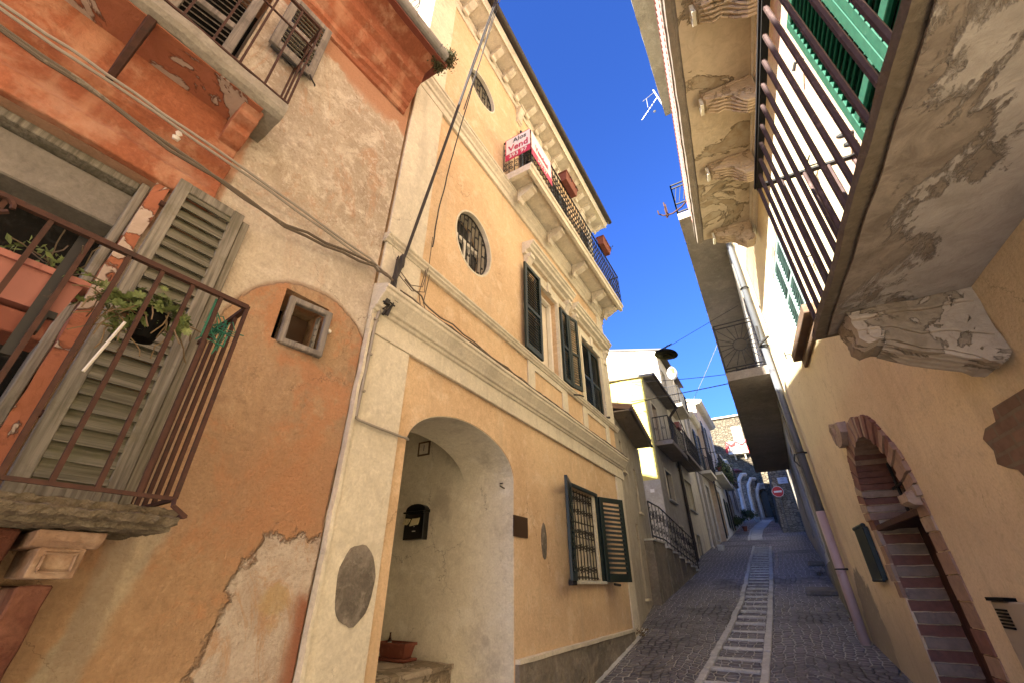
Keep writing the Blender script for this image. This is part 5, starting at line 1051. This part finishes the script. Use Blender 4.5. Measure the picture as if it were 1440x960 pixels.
b = MB(); trough(b, F, 1.2, 1.6, .40, .52, 5.45, 5.58, .015); o = obj('hanging_planter', b, 'pink_pot', None, label='reddish planter on the balcony of the yellow-sided house', cat='planter', at=F(1.4, .45, 5.5))
NB = MB(); NB.box(F, -.04, -.03, -.28, -.18, 4.0 - .45, 4.08 - .45); obj('number_plate', NB, 'ceramic', None, label='tiny white number plate on the grey side wall under the yellow gable', cat='house number', at=F(0, -.2, 3.6))
# stone stair with scrolled railing
ST = thing('stairway', 'stone stair with scrolled iron railing against the grey house fronts', 'stairs', (-2.3, 10, 1.6))
b = MB(); yy = 8.6; top = 2.28; n_ = 6
b.box(WORLD, 8.4, 9.3, -2.75, -2.06, .8, top)
for i in range(n_): y0 = 9.3 + i * .50; b.box(WORLD, y0, y0 + .50, -2.72, -2.04 + .01 * i, .9, top - .0 - (i + 1) * .068 + .0)
obj('flight', b, 'plinth_stone', ST, rough=(.15, .008, 5))
b = MB(); b.box(WORLD, 8.38, 9.34, -2.76, -2.03, top, top + .03)
for i in range(n_): y0 = 9.3 + i * .50; b.box(WORLD, y0, y0 + .54, -2.72, -2.01 + .01 * i, top - (i + 1) * .068, top - (i + 1) * .068 + .028)
obj('tread', b, 'kerb_stone', ST, bevel=.005)
b = MB(); tp = [Vector((-2.06, 8.45, 2.95)), Vector((-2.06, 9.3, 2.95)), Vector((-2.0, 12.2, 2.55))]; bt = [Vector((-2.06, 8.45, 2.36)), Vector((-2.06, 9.3, 2.36)), Vector((-2.0, 12.2, 1.98))]
for L in (tp, bt): b.tube(L, .014, 5)
for i in range(15):
    f = i / 14; y = 8.45 + f * 3.75
    def at_(L): return L[0].lerp(L[1], (y - 8.45) / .85) if y < 9.3 else L[1].lerp(L[2], (y - 9.3) / 2.9)
    b.tube([at_(bt) - Vector((0, 0, .06 if i % 4 else .14)), at_(tp)], .008 if i % 7 else .016, 4)
    if i < 14:
        m = (at_(bt) + at_(tp)) / 2; wf_ = Fr(0, 0, 0, 1); wf_.o = Vector((m.x, m.y + .13, 0)); wf_.d = Vector((0, 1, 0)); wf_.n = Vector((1, 0, 0)); b.tube(spiral(wf_, 0, m.z + .08, .13, .02, 90 + 180 * (i % 2), 1.5, 0, 18), .007, 4); b.tube(spiral(wf_, 0, m.z - .16, .09, .02, 270, 1.3, 0, 14), .006, 4)
obj('railing', b, 'black_iron', ST)

# ================================================= WHITE-GABLED HOUSE
WG = thing('gabled_house', 'tall house with a white plastered gable rising above the yellow-sided house', 'house', F(4, 0, 2.4))
w = MB(); w.plate(F, [rect(2.81, 6.5, -1, 8.75), rect(3.45, 4.55, 3.62, 4.5), rect(3.6, 4.2, 2.2, 2.9), rect(3.1, 3.7, 6.8, 8.2), rect(3.0, 3.6, 5.0, 6.3)], -.2, 0); w.box(F, 2.81, 6.5, -4, -3.95, -1, 8.75); w.box(F, 6.45, 6.5, -3.95, -.2, -1, 8.75); obj('wall', w, 'pale_plaster', WG)
b = MB(); b.plate(Fp, [], 0, 0) if False else None; b.hexa([F(2.78, 0, 6), F(2.81, 0, 6), F(2.81, -4, 6), F(2.78, -4, 6)], [F(2.78, 0, 8.80), F(2.81, 0, 8.80), F(2.81, -4, 9.75), F(2.78, -4, 9.75)]); obj('white_gable', b, 'white_plaster', WG)
b = MB(); b.box(F, 3, 6.2, -1.2, -.202, 1.8, 8.5); obj('room', b, 'dark_interior', WG)
for rc, nm, mt in ((rect(3.45, 4.55, 3.62, 4.5), 'window', 'white_plaster'), (rect(3.6, 4.2, 2.2, 2.9), 'window', 'glass_dark'), (rect(3.1, 3.7, 6.8, 8.2), 'door', 'white_paint'), (rect(3.0, 3.6, 5.0, 6.3), 'door', 'glass_grey')):
    (a, z0), (c, _), (_, z1), _q = rc; wd = MB(); wd.plate(F, [rect(a - .04, c + .04, z0 - .04, z1 + .04), rect(a, c, z0, z1)], -.02, .012); wo = obj(nm, wd, 'white_plaster', WG); b = MB(); b.box(F, a, c, -.1, -.09, z0, z1)
    if nm == 'window':
        for i in range(6): b.box(F, a + (c - a) * i / 6 + .02, a + (c - a) * i / 6 + .05, -.085, -.06, z0, z1)
        b2 = MB(); b2.box(F, a - .06, c + .06, 0, .06, z0 - .06, z0 - .02); obj('sill', b2, 'kerb_stone', wo)
    obj('pane', b, mt, wo)
b = MB(); b.extr(F, [(.22, 8.78), (-4, 9.85), (-4, 9.77), (.22, 8.72)], 2.72, 6.55); obj('roof', b, 'brown_pipe', WG)
b = MB(); b.box(F, 2.2, 4.7, 0, .44, 4.92, 5.02); ba = obj('balcony', b, 'soffit_grey', WG, label='lower balcony'); obj('railing', scroll_rail(F, [(2.22, .42), (4.68, .42), (4.68, .02)], 5.04, 5.68, .10), 'black_iron', ba)
b = MB(); b.tube([F(2.3, .40, 5.60), F(2.3, .40, 5.02)], .03, 6); obj('post', b, 'white_pipe', ba)
b = MB(); b.box(F, 2.95, 4.4, 0, .48, 6.68, 6.78); ba = obj('balcony', b, 'pale_plaster', WG, label='upper balcony'); obj('railing', bars(F, [(2.97, .02), (2.97, .46), (4.38, .46), (4.38, .02)], 6.79, 7.42, .07, .007, rails=((0, .008), (1, .014))), 'black_iron', ba)
b = MB(); b.tube([F(6.15, .06, 8.6), F(6.15, .06, 2.75), F(6.1, .12, 2.62)], .05, 8); obj('drainpipe', b, 'white_pipe', None, label='pale drainpipe at the far corner of the white-gabled house', cat='drainpipe', at=F(6.15, .06, 2.7))
b = MB(); pr = []
for i in range(13): th = math.pi * i / 12; pr.append((.17 * math.sin(th) * (1 - .22 * (1 if math.cos(th) < 0 else 0) * abs(math.cos(th))), -math.cos(th) * .22 * (1.15 if math.cos(th) > 0 else 1)))
BL = thing('balloon', 'white and orange balloon tied to the upper balcony under the street lamp', 'balloon', (-1.9, 13.9, 7.8))
b.lathe((-1.90, 13.9, 7.84), [(max(r, .003), h) for r, h in pr], 20); obj('skin', b, 'balloon_skin', BL, smooth=True); b = MB(); b.tube([(-1.9, 13.9, 7.6), (-1.93, 13.95, 7.42)], .006, 4); obj('string', b, 'cable_grey', BL)

# ================================================= WHITE AND PINK HOUSES FURTHER UP
F = FW
def row_house(name, label, u0, u1, z1, mat_, low=None, ops=(), balcs=(), eave=.2, xo=0.0):
    H = thing(name, label, 'house', F(u0, 0, G0(17.6 + u0)))
    w = MB(); w.plate(F, [rect(u0, u1, -1, z1)] + [rect(*o[:4]) for o in ops], -.2 + xo, xo); w.box(F, u0, u1, -4, -3.95, -1, z1); w.box(F, u0, u0 + .03, -4, -.2 + xo, -1, z1); w.box(F, u1 - .03, u1, -4, -.2 + xo, -1, z1); obj('wall', w, mat_, H)
    if low: b = MB(); b.plate(F, [rect(u0, u1, -1, low[0])] + [rect(*o[:4]) for o in ops if o[3] < low[0]], xo, xo + .012); obj('lower_wall', b, low[1], H)
    b = MB(); b.box(F, u0 + .1, u1 - .1, -1.5, -.21 + xo, 2, z1 - .3); obj('room', b, 'dark_interior', H)
    for (a, c, za, zb, mt) in ops:
        wd = MB(); wd.plate(F, [rect(a - .06, c + .06, za - .04, zb + .06), rect(a, c, za, zb)], xo - .01, xo + .022); wo = obj('window', wd, 'kerb_stone', H); b = MB(); b.box(F, a, c, xo - .1, xo - .09, za, zb); obj('pane', b, mt, wo)
        if mt.startswith('glass'):
            for q0, q1 in ((a - .36, a - .02), (c + .02, c + .36)): shutter(wo, F, q0, q1, za, zb, xo + .03, 'grey_wood' if u0 > 5 else 'green_paint', step=.12, st=.05, th=.03, tilt=.01, mid=False, ov=1.0)
    for (a, c, z, d, m2) in balcs:
        b = MB(); b.box(F, a, c, xo, xo + d, z, z + .12); bo = obj('balcony', b, m2, H); obj('railing', bars(F, [(a + .02, xo + .02), (a + .02, xo + d - .02), (c - .02, xo + d - .02), (c - .02, xo + .02)], z + .14, z + .95, .11, .010, rails=((0, .01), (1, .018))), 'black_iron', bo)
    b = MB(); b.extr(F, [(xo, z1 - .12), (xo + eave * .6, z1 - .1), (xo + eave, z1), (xo + eave, z1 + .07), (-4, z1 + 1.0), (-4, z1 + .9), (xo, z1)], u0, u1); obj('roof', b, 'pale_plaster', H)
    return H
row_house('recessed_house', 'narrow dark house front set back behind the pale drainpipe', .05, 1.9, 7.6, 'grey_plaster', None, [(.5, 1.2, 3.0, 4.9, 'brown_board'), (.5, 1.2, 5.6, 7.0, 'glass_grey')], [(.2, 1.8, 5.25, .35, 'white_plaster')], xo=-.15)
row_house('pink_house', 'tall pink-cream house with a moulded roof edge above white lower floors', 1.95, 6.3, 8.75, 'pink_plaster', (6.3, 'white_plaster'), [(2.5, 3.2, 3.3, 5.0, 'green_paint'), (4.5, 5.2, 3.7, 4.9, 'glass_dark'), (2.5, 3.2, 6.5, 7.9, 'glass_grey'), (4.6, 5.3, 6.5, 7.9, 'white_paint')], [(2.2, 5.8, 5.55, .42, 'white_plaster')], .3)
row_house('white_house', 'small white house front at the top of the street', 6.35, 9.8, 7.3, 'white_plaster', None, [(7.0, 7.6, 4.2, 5.6, 'glass_dark'), (8.6, 9.1, 4.4, 5.5, 'brown_board')], [(6.8, 8.4, 5.9, .35, 'white_plaster')], .2)
row_house('cream_house', 'last cream house front before the stone building', 9.85, 13.5, 7.8, 'pale_plaster', None, [(10.6, 11.2, 5.2, 6.4, 'glass_dark'), (12.2, 12.8, 4.9, 6.3, 'grey_wood')], [(10.4, 12.0, 6.6, .35, 'concrete')], .2)
for (u_, z_, lb) in ((1.93, 7.4, 'thin dark downpipe between the recessed house and the pink-cream house'), (6.33, 7.2, 'thin dark downpipe between the pink-cream house and the small white house')):
    b = MB(); b.tube([F(u_, .05, z_), F(u_, .05, G0(17.6 + u_) + .1)], .035, 6); obj('downpipe', b, 'brown_pipe', label=lb, cat='drainpipe', at=F(u_, .05, G0(17.6 + u_)))
for (u_, n_, z_, c_, lb) in ((2.5, .32, 5.69, 'terracotta_pot', 'first flower pot on the long balcony of the pink-cream house'), (3.6, .32, 5.69, 'pink_pot', 'reddish flower pot in the middle of the long balcony of the pink-cream house'), (7.2, .25, 6.03, 'terracotta_pot', 'flower pot on the balcony of the small white house')):
    b = MB(); b.lathe(F(u_, n_, z_), [(.07, 0), (.10, .2), (.11, .2), (.11, .24)], 12); obj('flower_pot', b, c_, label=lb, cat='flower pot', at=F(u_, n_, z_))
cable('facade_cable', [[F(-6.4, .36, 5.6), F(-3, .1, 5.5), F(0, .06, 5.9), F(3, .06, 6.3), F(8, .06, 7.2)], [F(-6.4, .30, 4.4), F(-3, .1, 4.7), F(0, .06, 5.0), F(4, .06, 5.3)]], .012, 'cable_black', 'dark cables strung along the house fronts further up the street')
# laundry, foliage and pots along the row
rnd = random.Random(21)
def bush(name, pts, n, s, sp, mt, label, seed, cat='plant', st=8):
    o = obj(name, leaves(pts, n, s, sp, seed, .05), mt, label=label, cat=cat); obj('stem', stems(pts, st, sp * 3, .006, seed + 50), 'stem_brown', o); return o
bush('balcony_plant', [F(2.4 + i * .35, .42, 5.9 + (i % 2) * .2) for i in range(9)], 700, .05, .13, 'leaf_dark', 'dark climbing plant tangled in the long balcony of the pink-cream house', 31)
bush('balcony_plant', [F(6.9 + i * .3, .3, 6.2) for i in range(5)], 300, .05, .14, 'leaf_dry', 'brownish plant hanging over the balcony of the small white house', 33)
for (y, x, s, lb, sd) in ((24.6, -1.85, .07, 'low potted bush at the foot of the white lower wall', 41), (31.0, -1.75, .11, 'bushy dark plant by the last cream house front', 43), (33.2, -1.55, .11, 'largest leafy plant where the street bends', 44)):
    bush('street_plant', [Vector((x + rnd.uniform(-.2, .2), y + rnd.uniform(-.5, .5), G0(y) + .25 + rnd.uniform(0, .35))) for _ in range(8)], 360, .06, s, 'leaf_dark', lb, sd)
for (y, x, r, h, m, lb) in ((24.2, -1.55, .11, .22, 'terracotta_pot', 'terracotta flower pot by the white lower wall'), (25.0, -1.55, .09, .18, 'kerb_stone', 'pale round flower pot behind the terracotta one'), (32.0, -1.2, .2, .26, 'kerb_stone', 'wide pale stone tub where the street bends')):
    b = MB(); b.lathe((x, y, G0(y)), [(r * .6, 0), (r, h * .9), (r * 1.1, h * .9), (r * 1.1, h), (r * .9, h), (r * .9, h * .85)], 16); obj('flower_pot', b, m, label=lb, cat='flower pot', at=(x, y, G0(y)))
b = MB(); b.box(F, -1.35, -.95, .02, .2, G0(16.4) - .02, G0(16.4) + .16); obj('stone_block', b, 'kerb_stone', label='rough stone block at the foot of the pale drainpipe', cat='stone', rough=(.06, .02, 5), at=F(-1.1, .1, 2.5))

RHs = thing('shade_mass', 'unseen tall block added behind the left row to shade the stone building', 'house', (-11, 18.5, 2.8))  # out of view, added to cast shade on the lower stone building
b = MB(); b.box(WORLD, 14.5, 22.5, -14, -8.6, 1, 16.3); obj('wall', b, 'pale_plaster', RHs)
b = MB(); b.hexa([(-14.2, 14.3, 16.3), (-8.4, 14.3, 16.3), (-8.4, 22.7, 16.3), (-14.2, 22.7, 16.3)], [(-11.4, 14.3, 17.4), (-11.2, 14.3, 17.4), (-11.2, 22.7, 17.4), (-11.4, 22.7, 17.4)]); obj('roof', b, 'old_tile', RHs)
# ================================================= STONE BUILDING CLOSING THE STREET
FS = Fr(0, 0, 0, 1); FS.o = Vector((-6, 37, 0)); FS.d = Vector((1, 0, 0)); FS.n = Vector((0, -1, 0))
SB = thing('stone_building', 'rubble stone building closing the top of the street, sunlit above and shaded below', 'building', (-2, 37, 5.7))
w = MB(); w.plate(FS, [rect(0, 9, 2, 13.4), rect(4.55, 5.05, 11.0, 12.4), archloop(5.22, 5.72, 5, 7.3, .25, 10)], -.4, 0); w.box(FS, 0, 9, -6, -5.9, 2, 13.4); obj('wall', w, 'rubble_pale', SB)
b = MB(); b.box(FS, 4, 7, -3, -.41, 4, 13); obj('room', b, 'dark_interior', SB)
b = MB(); b.extr(FS, [(.25, 13.4), (-6, 14.4), (-6, 14.2), (0, 13.3), (.2, 13.3)], -.2, 9.2); obj('roof', b, 'pale_plaster', SB)
wd = MB(); wd.plate(FS, [rect(4.45, 5.15, 10.9, 12.5), rect(4.55, 5.05, 11.0, 12.4)], 0, .04); wo = obj('window', wd, 'pale_plaster', SB); b = MB(); b.box(FS, 4.55, 5.05, -.1, -.08, 11, 12.4); obj('pane', b, 'white_paint', wo)
b = MB(); b.plate(FS, [[(5.0, 5), (5.12, 5), (5.12, 7.3), (5.22, 7.6), (5.47, 7.7), (5.72, 7.6), (5.82, 7.3), (5.82, 5), (5.95, 5), (5.95, 7.45), (5.75, 7.85), (5.47, 7.95), (5.15, 7.85), (5.0, 7.45)]], 0, .05); obj('door_surround', b, 'kerb_stone', SB)
b = MB(); b.box(FS, 5.2, 5.74, -.15, -.1, 5, 7.6); obj('door', b, 'green_paint', SB)
b = MB(); b.box(FS, 3.85, 5.3, 0, .6, 10.25, 10.4); b.extr(FS, [(0, 9.9), (.1, 9.9), (.5, 10.25), (0, 10.25)], 4.2, 4.3); b.extr(FS, [(0, 9.9), (.1, 9.9), (.5, 10.25), (0, 10.25)], 4.9, 5.0); ba = obj('balcony', b, 'pale_plaster', SB)
obj('railing', bars(FS, [(3.87, .02), (3.87, .58), (5.28, .58), (5.28, .02)], 10.42, 11.2, .09, .014, rails=((0, .015), (1, .022))), 'white_pipe', ba)
b = MB()
for i in range(2):
    b.tube([FS(3.85 + t_ * .12, .64, 11.2 - .28 * abs(math.sin(t_ * math.pi / 6)) - .05 * i) for t_ in range(13)], .05, 6)
for (u, z) in ((3.85, 10.8), (5.32, 10.6), (5.32, 10.3), (3.8, 10.55)): b.lathe(FS(u, .66, z), [(.02, -.2), (.10, -.05), (.10, .1), (.02, .22)], 8)
obj('red_garland', b, 'red_cloth', label='red festive garland draped on the white balcony of the stone building', cat='garland', at=FS(4.5, .6, 11))
# pale curved buttress and arch in shade, left of the dark door
AB = thing('arched_gateway', 'pale curved stone gateway in the shade below the stone building', 'gateway', (-1.3, 35.5, 5.5))
for j, (x0, wd_, y, zt) in enumerate(((-1.95, .22, 34.6, 8.4), (-1.45, .2, 35.4, 8.2), (-1.05, .18, 36.1, 7.9))):
    b = MB(); b.tube([(x0, y, 5), (x0 + .02, y, zt - 1.0), (x0 + .12, y + .1, zt - .4), (x0 + .35, y + .3, zt), (x0 + .6, y + .7, zt + .05)], wd_ * .6, 8); obj('rib', b, 'kerb_stone', AB, rough=(.2, .02, 3))
b = MB(); b.box(WORLD, 35.6, 36.9, -2.6, -1.2, 4.5, 8.1); b.box(WORLD, 36.2, 36.95, -1.2, -.95, 4.5, 8.4); obj('pier', b, 'rubble_grey', AB, rough=(.4, .03, 3))
b = MB(); b.lathe((-1.9, 34.8, 8.75), [(.45, -.12), (.25, .02), (.02, .10)], 10); b.tube([(-1.9, 34.8, 8.85), (-1.9, 34.8, 7.3)], .015, 5); obj('parasol', b, 'umbrella_red', label='small dark red parasol in front of the shaded gateway', cat='parasol', at=(-1.9, 34.8, 8.6))
# stone wall at the right with the signs
SW = thing('stone_wall', 'grey rubble stone wall at the bend behind the no-entry sign', 'wall', (.5, 22.6, 3.4))
b = MB(); b.hexa([(-.06, 22.5, 3), (1.4, 22.5, 3), (1.6, 30, 4), (-.2, 30, 4)], [(.15, 22.5, 6.9), (1.4, 22.5, 6.9), (1.6, 30, 6.9), (-.0, 30, 6.9)]); obj('masonry', b, 'rubble_grey', SW, rough=(.25, .03, 3))
b = MB(); b.box(WORLD, 30.0, 36, -.3, 4, 4, 9.0); obj('far_house', b, 'rubble_pale', label='pale sunlit house end glimpsed above the grey stone wall', cat='house', at=(1, 31, 5), rough=(.6, .02, 2)) 
NE = thing('no_entry_sign', 'round red no-entry sign with a white bar on a post by the stone wall', 'road sign', (.21, 22.3, 3.46))
cS = Vector((.21, 22.25, 5.08)); nS = Vector((-.05, -1, 0)).normalized(); rS = Vector((0, 0, 1)).cross(-nS) * -1; rS = Vector((1, -.05, 0)).normalized()
b = MB(); b.lathe(cS, [(.225, 0), (.225, .012)], 32, nS); obj('rim', b, 'sign_white', NE); b = MB(); b.lathe(cS + nS * .012, [(.208, 0), (.208, .004)], 32, nS); obj('disc', b, 'sign_red', NE)
b = MB(); b.hexa([cS + rS * s * .15 + Vector((0, 0, q)) + nS * .0165 for s, q in ((-1, -.038), (1, -.038), (1, .038), (-1, .038))], [cS + rS * s * .15 + Vector((0, 0, q)) + nS * .02 for s, q in ((-1, -.038), (1, -.038), (1, .038), (-1, .038))]); obj('bar', b, 'sign_white', NE)
b = MB(); b.tube([(.21, 22.29, 3.4), (.21, 22.29, 5.3)], .028, 8); obj('post', b, 'galvanised', NE)
SS = thing('street_sign', 'small pale blue street sign fixed on the grey stone wall above the no-entry sign', 'sign', (.5, 22.45, 5.55))
b = MB(); b.box(WORLD, 22.40, 22.42, .33, .70, 5.42, 5.68); obj('board', b, 'sign_pale_blue', SS)
fcs = (Vector((1, 0, 0)), Vector((0, 0, 1)), Vector((0, -1, 0)))
obj('lettering', text_mb('VIA', WORLD, 22.40, .515, 5.61, .10, face=fcs), 'sign_blue', SS); obj('lettering', text_mb('DEL', WORLD, 22.40, .515, 5.50, .09, face=fcs), 'sign_blue', SS)

rnd = random.Random(77)
for (x, y, lb) in ((-1.93, 4.6, 'small weed at the foot of the ochre plinth below the barred window'), (-1.93, 6.5, 'small weed at the far corner of the ochre plinth'), (.50, 7.5, 'weed tuft at the wall foot behind the pink pipe'), (.42, 11.2, 'weed tuft by the dark house wall between its door steps')):
    pts = [Vector((x + rnd.gauss(0, .03), y + rnd.gauss(0, .06), G0(y) + .03 + rnd.random() * .04)) for _ in range(6)]
    o = obj('weed', leaves(pts, 70, .016, .02, int(y * 10)), 'leaf_dry', label=lb, cat='plant'); obj('stem', stems(pts, 8, .09, .002, 5), 'leaf_dry', o)
# ================================================= STREET LAMP AND SPAN CABLES
SL = thing('street_lamp', 'black disc-shaped street lamp hanging from a cable across the street', 'street lamp', (-1.21, 8.5, 5.9))
c = Vector((-1.21, 8.5, 5.84)); axl = Vector((.18, .0, 1)).normalized()
b = MB(); b.lathe(c, [(.19, -.01), (.235, 0), (.24, .02), (.21, .06), (.13, .10), (.05, .115), (.03, .13)], 28, axl); obj('shade', b, 'lamp_black', SL, smooth=True)
b = MB(); b.lathe(c, [(.12, -.03), (.14, -.012), (.14, -.008)], 20, axl); b.box(Fr(c.x, c.y, 0, 1), -.06, .06, -.06, .06, c.z - .045, c.z - .02); obj('lens', b, 'lamp_black', SL)
b = MB(); q = c + axl * .13; b.tube([q, q + Vector((0, 0, .06)), q + Vector((.05, 0, .10))], .010, 5); b.tube([q + Vector((-.12, 0, .03)), q + Vector((.14, 0, .11))], .012, 5)
for s in (-.1, -.04, .02, .08): b.lathe(q + Vector((s, 0, .06 + s * .3)), [(.01, -.012), (.02, 0), (.01, .012)], 6)
obj('suspension', b, 'black_iron', SL)
cable('span_cable', [[FM(6.75, .02, 5.02)] + [c + axl * .16 + Vector((-.1, 0, 0)), c + axl * .17 + Vector((.12, 0, .04))] + [Vector((.36, 8.4, 6.5))]], .0055, 'cable_black', 'thin cable carrying the street lamp across the street')
cable('span_cable', [sag((-2.6, 10.95, 6.50), (.45, 9.0, 5.30), .05)], .007, 'cable_black', 'thin dark wire from the yellow gable to the long dark balcony, upper one')
cable('span_cable', [sag(FH(.9, .1, 4.55), (.45, 8.3, 5.0), -.0, 4)[:2] + sag((-2.6, 10.6, 5.80), (.48, 8.2, 4.85), .03)], .010, 'cable_black', 'thicker dark wire crossing the street below the lamp')
cable('span_cable', [sag((-1.9, 16, 7.2), (-.2, 13, 8.2), .05)], .006, 'cable_grey', 'very thin pale wire rising to the right above the far roofs')
b = MB(); b.tube([(-1.75, 14.2, 6.2), (-1.80, 14.2, 7.4)], .008, 5); obj('thin_pole', b, 'black_iron', label='thin upright rod standing above the far balconies', cat='pole', at=(-1.75, 14.2, 6.2))
